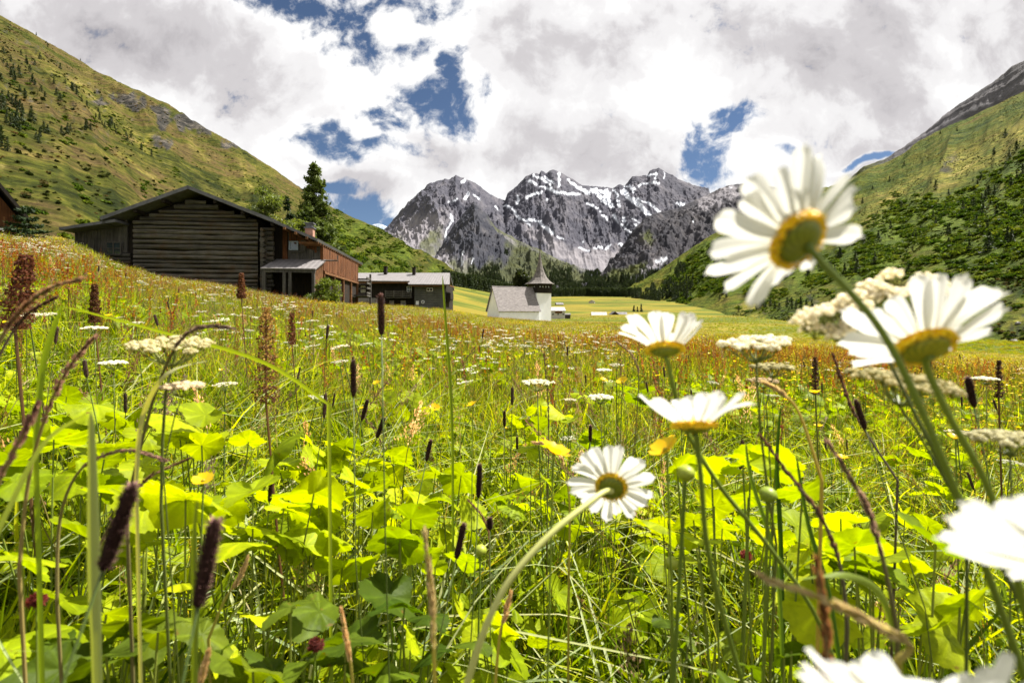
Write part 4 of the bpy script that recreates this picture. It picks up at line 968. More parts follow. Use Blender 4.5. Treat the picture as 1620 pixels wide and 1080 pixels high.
CON = [small_conifer('conifer', 6, 1.5+.35*k, 300, size=.3) for k in range(4)]
LEAFS = m_leaf('scrub_leaves', (1,1,1), .35, .35, .6, (1.15,1.15,.5), .04)
def shrub_mesh(name, n=170, c1=(.016,.036,.004), c2=(.115,.170,.016), fl=.62, size=.2):
    C = []
    for i in range(7):
        a = random.random()*2*PI; q = random.uniform(.0,.62); lr = random.uniform(.32,.55); k = n//7
        d = RNG.normal(size=(k,3)); d /= np.linalg.norm(d,axis=1)[:,None]; d[:,2] = np.abs(d[:,2]); d *= lr*(RNG.random(k)**.3)[:,None]
        C.append(d*[1,1,fl]+[math.cos(a)*q, math.sin(a)*q, random.uniform(0,.2)])
    C = np.concatenate(C); V, Fc = cards(C, None, size, 1.2); t_ = np.clip(C[:,2]*.9+RNG.random(len(C))*.5, 0, 1)[:,None]*0+RNG.random(len(C))[:,None]
    return raw_mesh(name, V, Fc, [LEAFS], False, np.repeat(np.array(c1)*(1-t_)+np.array(c2)*t_, 4, 0))
SHR = [shrub_mesh('shrub') for k in range(4)]+[shrub_mesh('shrub', 170, (.03,.055,.006), (.14,.19,.02)), shrub_mesh('shrub', 170, (.02,.045,.006), (.10,.15,.018))]
TUFT = [shrub_mesh('tuft', 60, (.007,.013,.003), (.036,.046,.009), 1.0, .26) for k in range(3)]+[shrub_mesh('tuft', 40, (.05,.040,.012), (.12,.09,.03), .8, .30)]
def place(pts, sc, tilt=.0):
    n = len(pts); rot = np.stack([RNG.normal(0,tilt,n), RNG.normal(0,tilt,n), RNG.uniform(0,2*PI,n)], 1); return pts[:,:3], rot, sc
# forests and scrub that read as one mass
def cover(name, label, cat, sheet_, n, polys, meshes, smin, smax, dens=None, sink=.0, grow=0):
    p = pick(sheet_, n, polys, dens); k = len(p); sc = RNG.uniform(smin, smax, k)*(1+grow*RNG.random(k)**3)
    p[:,2] -= sink*sc; a, r, s_ = place(p, sc, .04)
    return scatter(name, a, r, s_, RNG.integers(0, len(meshes), k), meshes, label, cat)
cl_d = lambda f, th: (lambda px, py, x, y: np.clip((fbm(px*f, py*f*1.8, 91, 4)-th)*5, 0, 1))
cover('alder_scrub', 'dense dark green alder scrub covering the lower right hillside', 'scrub', right_hill, 2900, WOOD_E[1:], SHR, 1.0, 4.8, cl_d(.035,-.10), .1)
cover('hillside_spruces', 'small spruces mixed among the alder scrub on the right hillside', 'forest', right_hill, 260, WOOD_E[1:], CON, .45, 1.35, cl_d(.05,-.05))
cover('alder_scrub', 'scattered low green scrub around the dark wood on the right hillside', 'scrub', right_hill, 1800, SCRUB_E, SHR, .8, 3.0, cl_d(.05,.02), .1)
cover('spruce_forest', 'dark spruce forest on the slope where the right hillside meets the valley', 'forest', right_hill, 420, [[(985,485),(1000,462),(1030,448),(1075,440),(1100,452),(1095,470),(1060,482)],[(1060,425),(1075,412),(1085,432),(1070,436)],[(1155,440),(1170,425),(1190,435),(1180,455)]], CON, 1.0, 2.1, cl_d(.05,-.1))
cover('hillside_alders', 'dark green alder thicket on the shaded slope behind the valley spruces', 'scrub', right_hill, 1400, [WOOD_E[0]], SHR[:4], 3.0, 7.5, cl_d(.03,-.3), .1)
cover('spruce_forest', 'dark band of spruces along the far end of the valley floor', 'forest', shoulder, 2400, [[(880,485),(900,455),(945,448),(975,440),(1000,440),(1045,425),(1080,432),(1140,440),(1140,485)]], CON, 2.2, 3.8, cl_d(.05,-.45))
cover('spruce_forest', 'dark spruces climbing the foot of the central mountain spur', 'forest', spur, 4500, [[(700,475),(712,445),(735,440),(750,420),(770,405),(800,395),(840,395),(880,410),(930,430),(1000,440),(1000,480)]], CON, 2.0, 3.6, lambda px, py, x, y: np.clip((fbm(px*.06, py*.03, 95, 4)+(py-425)*.018)*4, 0, 1))
fy = [(pt[0], pt[1]) for pt in zip(RNG.uniform(700,1150,9000), RNG.uniform(0,1,9000))]
pts = []
for px, q in fy:                                        # forest edge standing on the valley floor
    lo, hi = np.interp(px, [700,790,870,930,1000,1040,1150], [600,700,980,1040,960,860,640]), 1500
    Y = lo+(hi-lo)*q*q; x = (px-HX)*Y/F
    if px > 1000 and vnoise(px*.11, Y*.004, 3) < -.15: continue
    pts.append((x, Y, float(G(x, Y))))
pts = np.array(pts[:5200]); sc = RNG.uniform(1.6,3.0,len(pts)); a, r, s_ = place(pts, sc, .02)
scatter('spruce_forest', a, r, s_, RNG.integers(0,4,len(pts)), CON, 'dark spruce forest at the head of the valley floor below the mountains', 'forest')
cover('green_scrub', 'bright green scrub on the lower end of the left hillside beyond the farmhouse', 'scrub', left_hill, 2400, [[(525,325),(600,360),(700,424),(770,475),(770,490),(560,490),(540,440)]], SHR, 1.6, 4.2, cl_d(.06,-.15), .1)
cover('dwarf_shrubs', 'low dark shrubs dotted over the left hillside', 'scrub', left_hill, 420, [[(0,100),(500,300),(500,400),(0,400)]], SHR[:4], .5, 1.7, cl_d(.03,.10), .1)
cover('heath_tufts', 'small dark tufts of heath speckling the whole left hillside', 'heath', left_hill, 4000, [[(-60,-40),(0,24),(240,158),(470,294),(600,380),(600,420),(-60,420)]], TUFT, .15, .62, lambda px, py, x, y: np.clip(.35+1.5*fbm(px*.05, py*.10, 97, 4), 0, 1), 0, 1.2)
cover('heath_tufts', 'small dark tufts speckling the upper grass of the right hillside', 'heath', right_hill, 6000, [[(1340,300),(1620,120),(1900,0),(1900,350),(1620,330),(1400,420)]], TUFT, .25, 1.1, lambda px, py, x, y: np.clip(.2+2.5*fbm(px*.03, py*.06, 98, 4), 0, 1))
cover('grass_tufts', 'low tufts and stones on the grass at the foot of the right hillside', 'heath', right_hill, 6000, [[(1150,500),(1300,450),(1620,400),(1900,400),(1900,560),(1150,520)]], TUFT+SHR[4:], .15, .9, lambda px, py, x, y: np.clip(.3+2.5*fbm(px*.03, py*.06, 99, 4), 0, 1))
# single conifers on the left hillside
def dot_trees(sh, L, hmul, label, grp, me_list, s0, s1, name='conifer'):
    for px, py in L:
        p = at_px(sh, px, py); o = link(name, random.choice(me_list), None, p); s_ = random.uniform(s0, s1)
        o.scale = (s_, s_, s_*random.uniform(.8,1.15)); o.rotation_euler = (0,0,random.random()*6); tag(o, label, 'tree', grp)
LT = [(5,85),(33,88),(12,107),(22,118),(30,112),(41,100),(44,103),(48,114),(17,122),(24,128),(32,124),(51,130),(2,128),(56,135),(65,146),(32,146),(40,154),(71,154),(95,110),(104,132),(116,144),(121,150),(122,146),(129,161),(137,168),(114,141),(90,152),(96,160),(137,202),(155,178),
      (3,160),(8,168),(14,160),(19,166),(25,170),(31,175),(36,180),(5,178),(12,185),(20,188),(28,192),(9,196),(17,200),(25,205),(32,208),(36,200),(47,190),(53,196),(50,186),(57,222),(63,217),(69,210),(75,213),(62,227),(97,213),(108,212),(111,208),(136,206),(157,190),(161,197),(165,202),(173,203),(176,199),(181,204),(183,211),(178,195),(152,186),(199,215),(201,223),(207,218),(144,207),(223,238),(240,247),(2,233),(12,240),(60,52),(75,74),(63,94),(55,104),(128,94),(86,133),(18,98),(6,100)]
dot_trees(left_hill, LT, 1, 'small dark conifer growing on the open left hillside', 'conifers on the left hillside', CON, .32, .66)
dot_trees(right_hill, [(1572,245),(1609,238),(1430,262),(1408,287),(1381,300),(1487,212),(1514,208),(1365,322),(1590,218),(1600,300),(1540,330),(1480,300)], 1, 'dark tree standing alone on the open upper right hillside', 'lone trees on the right hillside', CON, .8, 1.4)
dot_trees(right_hill, [(1139,474),(1150,470),(1197,489),(1202,488),(1207,486),(1212,488),(1218,485),(1225,489),(1232,490),(1168,494),(1246,486),(1252,488),(1259,489),(1266,486),(1276,488),(1285,490),(1105,450),(1112,440),(1128,452),(1095,455),(1080,460)], 1, 'dark young spruce at the foot of the right hillside', 'spruces at the foot of the right hillside', CON, .6, 1.1, 'young_spruce')
# boulders on the right
BOUL = []
for k in range(3):
    m = MB(); m.blob((0,0,.2), .5, 0, (1,1,1), .6, 8, 5, .3); BOUL.append(m.mesh('boulder', [STONE]))
dot_trees(right_hill, [(1485,523),(1497,520),(1530,524),(1548,521),(1593,527),(1605,540),(1560,548),(1515,540),(1583,466),(1430,505),(1455,512),(1350,500),(1320,497),(1610,515)], 1, 'pale boulder lying on the grass at the foot of the right hillside', 'boulders below the right hillside', BOUL, .5, 1.3, 'boulder')
for o in [o for o in bpy.data.objects if o.name.startswith('boulder')]: o['category'] = 'boulder'
# ------------------------------------------------------------------ meadow plants
GRASS = m_leaf('grass_blades', (.88,.88,.88), .46, .22, .5, (1.58,1.50,.06), .09)
BROAD = m_leaf('broad_leaves', (.86,.86,.86), .46, .12, .5, (1.50,1.50,.03), .10, 60)
STEMM = m_leaf('stems', (1,1,1), .15, .15, .45, (1.2,1.2,.5), .35)
PETAL = m_leaf('white_petals', (1,1,1), .50, .0, .55, (1.0,.985,.95), .25)
YPET = m_leaf('buttercup_petals', (1,1,1), .55, .05, .3, (1.05,1.05,.5), .35)
SEED = m_leaf('seed_heads', (1,1,1), .45, .2, .7, (1.2,1.1,.8), .15)
UMB = m_leaf('umbel_florets', (1,1,1), .50, .06, .7, (1.0,.98,.9), .15)
FUZZ = m_leaf('timothy_spike', (1,1,1), .12, .1, .8, (1.2,1,.9), .1)
def rc(a, b, t=None, j=.12):
    t = random.random() if t is None else t; k = 1+random.uniform(-j, j)
    return tuple((x*(1-t)+y*t)*k for x, y in zip(a, b))
GREEN = ((.024,.052,.003), (.20,.30,.006)); YGR = ((.20,.27,.005), (.44,.49,.010)); STRAW = ((.30,.25,.12), (.55,.47,.28)); MAUVE = ((.15,.085,.065), (.38,.27,.19)); RED = ((.14,.035,.018), (.34,.10,.035))
def blade(m, x, y, h, w_, pal, bend=.35, seg=5, fold=.3, mi=0, az=None, gz=0.0, tw=0):
    a = random.random()*2*PI if az is None else az; b = h*bend*random.uniform(.3,1.5); n = seg+1; pts = []; wd = []; c0 = rc(*pal); cols = []
    for i in range(n):
        t_ = i/seg; q = t_**2.2; pts.append((x+math.cos(a)*b*q+.04*h*t_*math.cos(a), y+math.sin(a)*b*q, gz+h*(t_-.35*bend*q*random.uniform(.9,1.1))))
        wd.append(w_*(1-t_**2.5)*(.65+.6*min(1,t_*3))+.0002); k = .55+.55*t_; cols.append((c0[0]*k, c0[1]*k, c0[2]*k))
    sa_ = a+PI/2+random.uniform(-1.0,1.0); m.ribbon(pts, wd, (math.cos(sa_), math.sin(sa_), random.uniform(-.3,.3)), mi, cols, fold)
def leaf_shape(m, c, R, nrm, az, mi=0, col=(.2,.3,.03), kind='round', ns=22, nr=3, fold=.12, asp=1.0):
    """a broad leaf: outline with teeth and lobes, raised veins, gentle waves; the stalk end at the notch"""
    n = Vector(nrm).normalized(); u = Vector((math.cos(az), math.sin(az), 0)); u = (u-n*u.dot(n)).normalized(); v = n.cross(u); c = Vector(c)
    V = [c]; C = [tuple(k*.9 for k in col)]; ph = random.random()*6; ir = [random.uniform(-.10,.10) for _ in range(4)]; ph2 = random.random()*6; bl = random.uniform(-.35,.35); bl2 = random.uniform(-.5,.2)
    for j in range(1, nr+1):
        f = j/nr
        for i in range(ns):
            th = 2*PI*i/ns
            if kind == 'round':
                r = R*(1-.62*math.exp(-((abs(th-PI))/.30)**2))*(1+.07*math.cos(5*th)*f+ir[0]*math.cos(th+ph2)+ir[1]*math.cos(2*th+ph)+ir[2]*math.cos(3*th))*(1+.12*math.cos(th))
                if j == nr: r *= 1+(.045 if i%2 else -.045)
                z = R*(fold*math.cos(th*2+ph)*f*f+.030*(-1 if i % 6 == 0 else .3)*f+.015*math.cos(9*th)*f+.10*math.sin(3*th+ph2)*f*f*f)+R*(bl*(f*math.cos(th))**2+bl2*(f*math.sin(th))**2)
            else:
                ln = 1.0; r = R/math.sqrt((math.cos(th)/ln)**2+(math.sin(th)/.42)**2)
                if j == nr: r *= 1+(.05 if i%2 else -.03)
                z = R*(.20*abs(math.sin(th))*f*.5+.05*math.sin(th*6+ph)*f)-R*.22*(f*math.cos(th))**2
            p = c+u*(r*f*math.cos(th)*asp)+v*(r*f*math.sin(th))+n*z
            k = ((1.32 if i%6 == 0 else .95)-.05*(f > .9))*random.uniform(.94,1.06); V.append(p); C.append(tuple(q*k for q in col))
    Fc = [(0, 1+i, 1+(i+1)%ns) for i in range(ns)]
    for j in range(nr-1):
        b = 1+j*ns; Fc += [(b+i, b+ns+i, b+ns+(i+1)%ns, b+(i+1)%ns) for i in range(ns)]
    m.add(V, Fc, mi, C)
def stalk(m, p0, p1, r=.0012, col=(.10,.15,.02), mi=0, sag=.0, n=5, seg=5):
    p0, p1 = Vector(p0), Vector(p1); s_ = Vector((random.uniform(-1,1), random.uniform(-1,1), 0))*sag
    pts = [p0.lerp(p1, i/seg)+s_*math.sin(PI*i/seg) for i in range(seg+1)]; m.tube(pts, [r*(1.2-.5*i/seg) for i in range(seg+1)], n, mi, col, False); return pts

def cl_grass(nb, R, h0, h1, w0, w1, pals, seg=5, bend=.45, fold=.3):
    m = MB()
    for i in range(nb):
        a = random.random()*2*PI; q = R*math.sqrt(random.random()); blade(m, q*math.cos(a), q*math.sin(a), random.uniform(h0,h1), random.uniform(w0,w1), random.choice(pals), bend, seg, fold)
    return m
def panicle(m, base, h, az, lean, L, col, n=26, sz=.005, mi=0, droop=.5, wd=.012, stem=(.20,.20,.06)):
    """thin culm ending in a loose seed head"""
    pts = []; seg = 8
    for i in range(seg+1):
        t_ = i/seg; q = lean*t_**2; pts.append(Vector((base[0]+math.cos(az)*q*h, base[1]+math.sin(az)*q*h, base[2]+h*t_*(1-.3*lean*t_)-droop*L*max(0,t_-.7)**2*3)))
    m.tube(pts, [.0011*(1.3-.8*i/seg) for i in range(seg+1)], 4, mi, stem, False)
    k0 = 1-L/h
    for i in range(n):
        t_ = k0+(1-k0)*random.random(); f = t_*seg; j = min(int(f), seg-1); p = pts[j].lerp(pts[j+1], f-j); tt = (1-t_)/(1-k0)
        o = Vector((random.gauss(0,1), random.gauss(0,1), random.gauss(0,.5)))*wd*(.25+tt*.9); d = ((pts[j+1]-pts[j]).normalized()+o*18).normalized()*sz*random.uniform(.8,1.6)
        s_ = d.orthogonal().normalized()*sz*.22; q = p+o; c = rc(*col); m.add([q-d*.5, q+s_, q+d*.7, q-s_], [(0,1,2,3)], mi, c)
        s2 = d.cross(s_).normalized()*sz*.22; m.add([q-d*.5, q+s2, q+d*.7, q-s2], [(0,1,2,3)], mi, c)
def leafcluster(m, R, n, r0, r1, z0, z1, pal, kind='round', mi=0, tilt=.6):
    for i in range(n):
        a = random.random()*2*PI; q = R*math.sqrt(random.random()); z = random.uniform(z0, z1)
        leaf_shape(m, (q*math.cos(a), q*math.sin(a), z), random.uniform(r0, r1), (random.gauss(0,tilt), random.gauss(0,tilt), .8), a if kind != 'round' else random.random()*6, mi, rc(*pal), kind, 14, 2)
        stalk(m, (q*.3*math.cos(a), q*.3*math.sin(a), 0), (q*math.cos(a), q*math.sin(a), z), .001, (.10,.15,.02), mi, 0, 3, 3)
NEAR = []
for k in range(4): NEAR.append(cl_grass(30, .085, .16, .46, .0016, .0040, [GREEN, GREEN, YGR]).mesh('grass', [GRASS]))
for k in range(2): NEAR.append(cl_grass(18, .07, .12, .36, .003, .0065, [GREEN, YGR], 5, .7).mesh('grass', [GRASS]))
for k in range(2):
    m = cl_grass(14, .08, .2, .5, .001, .002, [GREEN, YGR, STRAW], 4, .3)
    for i in range(3): panicle(m, (random.gauss(0,.04), random.gauss(0,.04), 0), random.uniform(.42,.66), random.random()*6, random.uniform(.05,.4), .11, random.choice([STRAW, MAUVE]), 30)
    NEAR.append(m.mesh('grass', [GRASS]))
for k in range(3):
    m = MB(); leafcluster(m, .09, 9, .02, .042, .05, .24, ((.18,.25,.004),(.38,.45,.007))); NEAR.append(m.mesh('grass', [BROAD]))
for k in range(2):
    m = MB(); leafcluster(m, .09, 16, .010, .02, .08, .28, ((.11,.17,.004),(.29,.37,.007)), 'oval'); NEAR.append(m.mesh('grass', [BROAD]))
PALEG = ((.30,.36,.12), (.50,.55,.30))
for k in range(2): NEAR.append(cl_grass(9, .10, .35, .58, .0018, .0036, [PALEG, PALEG, YGR], 7, 1.1).mesh('grass', [GRASS]))
# 13-14 pale arching blades
# indices: 0-3 fine grass, 4-5 wide grass, 6-7 seed grass, 8-10 round leaves, 11-12 small leaves
MID = []
def dots(m, n, R, z0, z1, r, pal, mi=0):
    for i in range(n):
        a = random.random()*2*PI; q = R*math.sqrt(random.random()); z = random.uniform(z0, z1)
        m.add([(q*math.cos(a)+dx*r, q*math.sin(a)+dy*r, z+dz*r) for dx, dy, dz in ((-1,0,.1),(0,-1,-.1),(1,0,.2),(0,1,.1))], [(0,1,2,3)], mi, rc(*pal))
        stalk(m, (q*math.cos(a), q*math.sin(a), 0), (q*math.cos(a), q*math.sin(a), z), .0012, (.10,.14,.02), mi, 0, 3, 2)
def spikes(m, n, R, z0, z1, pal, w_=.012, L=.12, k=26):
    for i in range(n):
        a = random.random()*2*PI; q = R*math.sqrt(random.random()); z = random.uniform(z0, z1); x, y = q*math.cos(a), q*math.sin(a); lx, ly = random.gauss(0,.05), random.gauss(0,.05)
        stalk(m, (x,y,0), (x+lx*.6,y+ly*.6,z-L), .0015, (.12,.07,.02), 0, 0, 3, 2)
        for j in range(k):
            t_ = random.random(); o = Vector((random.gauss(0,w_*.5)*(1-t_*.6), random.gauss(0,w_*.5)*(1-t_*.6), 0)); p = Vector((x+lx*(.6+.4*t_), y+ly*(.6+.4*t_), z-L+L*t_))+o; s_ = .0045*random.uniform(.6,1.3)
            d = Vector((random.gauss(0,1), random.gauss(0,1), random.gauss(0,1))).normalized()*s_; e = d.orthogonal().normalized()*s_; m.add([p-d, p-e, p+d, p+e], [(0,1,2,3)], 0, rc(*pal))
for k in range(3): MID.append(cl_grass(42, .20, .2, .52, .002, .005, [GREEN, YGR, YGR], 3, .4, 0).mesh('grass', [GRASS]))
for k in range(2):
    m = cl_grass(30, .2, .2, .5, .002, .004, [GREEN, YGR, STRAW], 3, .35, 0)
    for i in range(8): panicle(m, (random.gauss(0,.1), random.gauss(0,.1), 0), random.uniform(.42,.66), random.random()*6, random.uniform(.05,.35), .11, random.choice([STRAW, MAUVE, MAUVE]), 14, .008)
    MID.append(m.mesh('grass', [GRASS]))
for k in range(2):
    m = cl_grass(26, .2, .2, .45, .002, .004, [GREEN, YGR], 3, .35, 0); spikes(m, 6, .18, .42, .66, RED); MID.append(m.mesh('grass', [GRASS]))
for k in range(2):
    m = cl_grass(28, .2, .2, .48, .002, .004, [GREEN, YGR], 3, .35, 0); dots(m, 9, .2, .35, .56, .010, ((.75,.50,.01),(.9,.68,.02))); MID.append(m.mesh('grass', [GRASS]))
for k in range(2):
    m = cl_grass(28, .2, .2, .46, .002, .004, [GREEN, YGR], 3, .35, 0)
    for i in range(4):
        a = random.random()*6; q = random.uniform(0,.18); z = random.uniform(.4,.6); stalk(m, (q*math.cos(a),q*math.sin(a),0), (q*math.cos(a),q*math.sin(a),z), .0015, (.10,.15,.03), 0, 0, 3, 2)
        for j in range(16): 
            b = random.random()*6; w_ = .035*math.sqrt(random.random()); p = Vector((q*math.cos(a)+w_*math.cos(b), q*math.sin(a)+w_*math.sin(b), z+random.uniform(-.006,.006))); s_ = .006
            m.add([p+Vector((-s_,0,0)), p+Vector((0,-s_,.003)), p+Vector((s_,0,0)), p+Vector((0,s_,.003))], [(0,1,2,3)], 1, rc((.70,.68,.55),(.85,.83,.74)))
    MID.append(m.mesh('grass', [GRASS, UMB]))
for k in range(2):
    m = MB(); leafcluster(m, .2, 20, .03, .06, .15, .36, ((.18,.25,.004),(.38,.45,.007))); MID.append(m.mesh('grass', [BROAD]))
# indices: 0-2 grass, 3-4 seed, 5-6 red, 7-8 yellow, 9-10 white, 11-12 leaves
FAR = []
fp = [[GREEN, YGR, YGR], [YGR, STRAW, GREEN], [YGR, RED, MAUVE], [YGR, YGR, GREEN], [YGR, GREEN, STRAW]]
for k in range(5):
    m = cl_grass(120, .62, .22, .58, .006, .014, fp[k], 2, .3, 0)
    if k == 0: dots(m, 10, .6, .4, .55, .020, ((.7,.68,.56),(.85,.83,.74)), 1)
    if k == 1: 
        for i in range(16): panicle(m, (random.gauss(0,.3), random.gauss(0,.3), 0), random.uniform(.45,.68), random.random()*6, .2, .14, MAUVE, 8, .018)
    if k == 2: spikes(m, 22, .6, .42, .68, RED, .02, .16, 12)
    if k == 3: dots(m, 40, .6, .38, .55, .02, ((.75,.50,.01),(.9,.68,.02)))
    if k == 4: dots(m, 8, .6, .4, .55, .022, ((.6,.55,.5),(.6,.45,.6)), 1)
    FAR.append(m.mesh('grass', [GRASS, UMB]))
GONE = []                    # ground already taken (kept clear of grass)
def free(x, y):
    px = x/np.maximum(y, .01)*F+HX; k = np.ones(len(x), bool)
    bx = (x-BC.x)*ca+(y-BC.y)*sa; by = -(x-BC.x)*sa+(y-BC.y)*ca
    k &= ~((bx > L_(90)+.5) & (bx < xs_+.1) & (by > -.3) & (by < 14)) & ~((bx > L_(412)) & (bx < L_(500)) & (by > -1.6) & (by < 1))
    gx = x-fh.location.x; k &= ~((gx > -9) & (gx < 6.5) & (y > 68.2) & (y < 78))
    qx = (x-CH.x)*cb+(y-CH.y)*sb; qy = -(x-CH.x)*sb+(y-CH.y)*cb; k &= ~((qx > -.2) & (qx < tx1+.2) & (qy > -.2) & (qy < 7))
    return k
def field(n, y0, y1, spread=1.12, margin=.6, power=1.0):
    """points over the view wedge; power 1 = even on the ground"""
    u = RNG.random(n); y = (y0**(power+1)+u*(y1**(power+1)-y0**(power+1)))**(1/(power+1)); x = RNG.uniform(-1, 1, n)*(y*spread+margin)
    k = free(x, y) & (np.hypot(x, y) > .30); return x[k], y[k]
def lay(name, x, y, idx, meshes, s0, s1, label, cat, lean=.10):
    z = G(x, y)-.02; n = len(x); rot = np.stack([RNG.normal(0,lean,n), RNG.normal(0,lean,n), RNG.uniform(0,2*PI,n)], 1)
    return scatter(name, np.stack([x,y,z],1), rot, RNG.uniform(s0,s1,n), idx, meshes, label, cat)
def choose(x, y, table):
    """table: list of (indices, weight function); picks a clump kind per point"""
    wts = np.stack([np.maximum(w_(x, y), .0)+1e-6 for _, w_ in table], 1); wts /= wts.sum(1, keepdims=True); c = wts.cumsum(1)
    k = (RNG.random(len(x))[:,None] > c).sum(1).clip(0, len(table)-1); sub = RNG.integers(0, 1000, len(x))
    return np.array([table[a][0][b % len(table[a][0])] for a, b in zip(k, sub)])
N_ = lambda f, s: (lambda x, y: fbm(x*f+s, y*f-s, s, 3))
x, y = field(3300, .22, 3.2, 1.15, .45, .45)
side = lambda x, y: x/np.maximum(y,.2)
idx = choose(x, y, [((0,1,2,3), lambda x,y: 1.0+0*x), ((4,5), lambda x,y: .85+.3*(side(x,y)>.3)), ((6,7), lambda x,y: .22+.5*sstep(1,2.5,y)), ((8,9,10), lambda x,y: np.clip(1.0-.9*side(x,y)+1.4*N_(1.3,3)(x,y),.12,2.4)), ((11,12), lambda x,y: np.clip(.55+1.2*N_(1.5,8)(x,y),.08,2))])
k = RNG.random(len(x)) < .13; idx[k] = RNG.integers(13, 15, k.sum())
lay('meadow_grass', x, y, idx, NEAR, .62, 1.12, 'dense green grass and small leaves filling the nearest meadow', 'grass', .14)
x, y = field(8500, 2.6, 13, 1.15, .8, .6)
idx = choose(x, y, [((0,1,2), lambda x,y: .9+0*x), ((3,4), lambda x,y: .75+.8*N_(.5,2)(x,y)), ((5,6), lambda x,y: np.clip(.35+1.6*N_(.35,5)(x,y)+.25*sstep(4,8,y),0,2)), ((7,8), lambda x,y: np.clip(.25+1.1*N_(.4,7)(x,y)+.5*sstep(.3,.8,side(x,y)),0,2)),
     ((9,10), lambda x,y: np.clip(.04+.9*N_(.5,9)(x,y)-.1*side(x,y),0,2)), ((11,12), lambda x,y: np.clip(.3+1.8*N_(.45,12)(x,y)-.4*sstep(4,9,y),0,2))])
lay('meadow_grass', x, y, idx, MID, .75, 1.15, 'flowering grass of the middle meadow with brown and red seed heads', 'grass')
x, y = field(15000, 11, 62, 1.18, 2, .35)
ftab = [((0,), lambda x,y: np.clip(.45+.9*N_(.1,2)(x,y)-.3*side(x,y),.1,2)), ((1,), lambda x,y: .8+.8*N_(.12,4)(x,y)), ((2,), lambda x,y: np.clip(.25+1.3*N_(.1,6)(x,y),0,2)), ((3,), lambda x,y: np.clip(.35+1.0*N_(.12,8)(x,y)+.4*side(x,y),0,2)), ((4,), lambda x,y: .4+0*x)]
lay('meadow_grass', x, y, choose(x, y, ftab), FAR, .7, 1.05, 'tall flowering grass stretching to the barn and the farmhouse', 'grass')
x, y = field(9000, 60, 124, .5, 3, .3); px_ = x/y*F+HX; k = (px_ > 530) & (px_ < 1000) & (y < np.interp(px_, [530,760,900,1000],[76,124,124,70])); x, y = x[k], y[k]
lay('meadow_grass', x, y, choose(x, y, ftab), FAR, .9, 1.5, 'golden flowering grass around the chapel', 'grass')

x = RNG.uniform(-.05, 1.15, 16000); y = 66*(5.0**RNG.random(16000)); x = x*y; px_ = x/y*F+HX; k = (px_ > 880) & (G(x,y) < 2); x, y = x[k], y[k]
lay('meadow_grass', x, y, choose(x, y, ftab), FAR, .35, .75, 'short grass and flowers over the yellow green valley meadow', 'grass')
# ------------------------------------------------------------------ the flowers and heads that stand out one by one
def gpt(x, y): return Vector((x, y, float(G(x, y))))
def petal_mesh(C, n, az, R, r0, wd, cup, bendo=0.0, ln=11):
    """one ray floret: a strap with rounded, notched end and two grooves"""
    n = n.normalized(); e1 = n.orthogonal().normalized(); e2 = n.cross(e1); d = (e1*math.cos(az)+e2*math.sin(az)); s_ = n.cross(d)
    m = MB(); V = []; C_ = []; nw = 6; tw = random.uniform(-.35,.35); curl = random.uniform(-.35,.30)+bendo
    for i in range(ln+1):
        t_ = i/ln; r = r0+(R-r0)*t_; an = cup+curl*(t_-.35); base = d*(r0*.7)+(d*math.cos(an)+n*math.sin(an))*(r-r0*.7)
        w_ = wd*(.50+.62*math.sin(min(1,t_*1.1+.02)*PI*.52))*(1 if t_ < .78 else math.sqrt(max(.03,1-((t_-.78)/.224)**2)))
        for j in range(nw+1):
            q = j/nw*2-1; end = -.05*(R-r0)*(q*q) if i == ln else 0
            p = C+base+(s_*math.cos(tw*t_)+n*math.sin(tw*t_))*(w_*q)+n*(-.10*wd*math.cos(q*PI*2)+.35*wd*q*q)*(1 if i < ln else .5)+d*(end+(.03*(R-r0)*math.cos(q*PI*1.5) if i == ln else 0))
            V.append(p); k = .74-.10*(1-t_)**2+.05*math.cos(q*PI*2); C_.append((k, k*(1.0), k*(.97-.10*(1-t_)**3)))
    k = nw+1; m.add(V, [(i*k+j, i*k+j+1, (i+1)*k+j+1, (i+1)*k+j) for i in range(ln) for j in range(nw)], 0, C_)
    return m.mesh('petal', [PETAL], True)
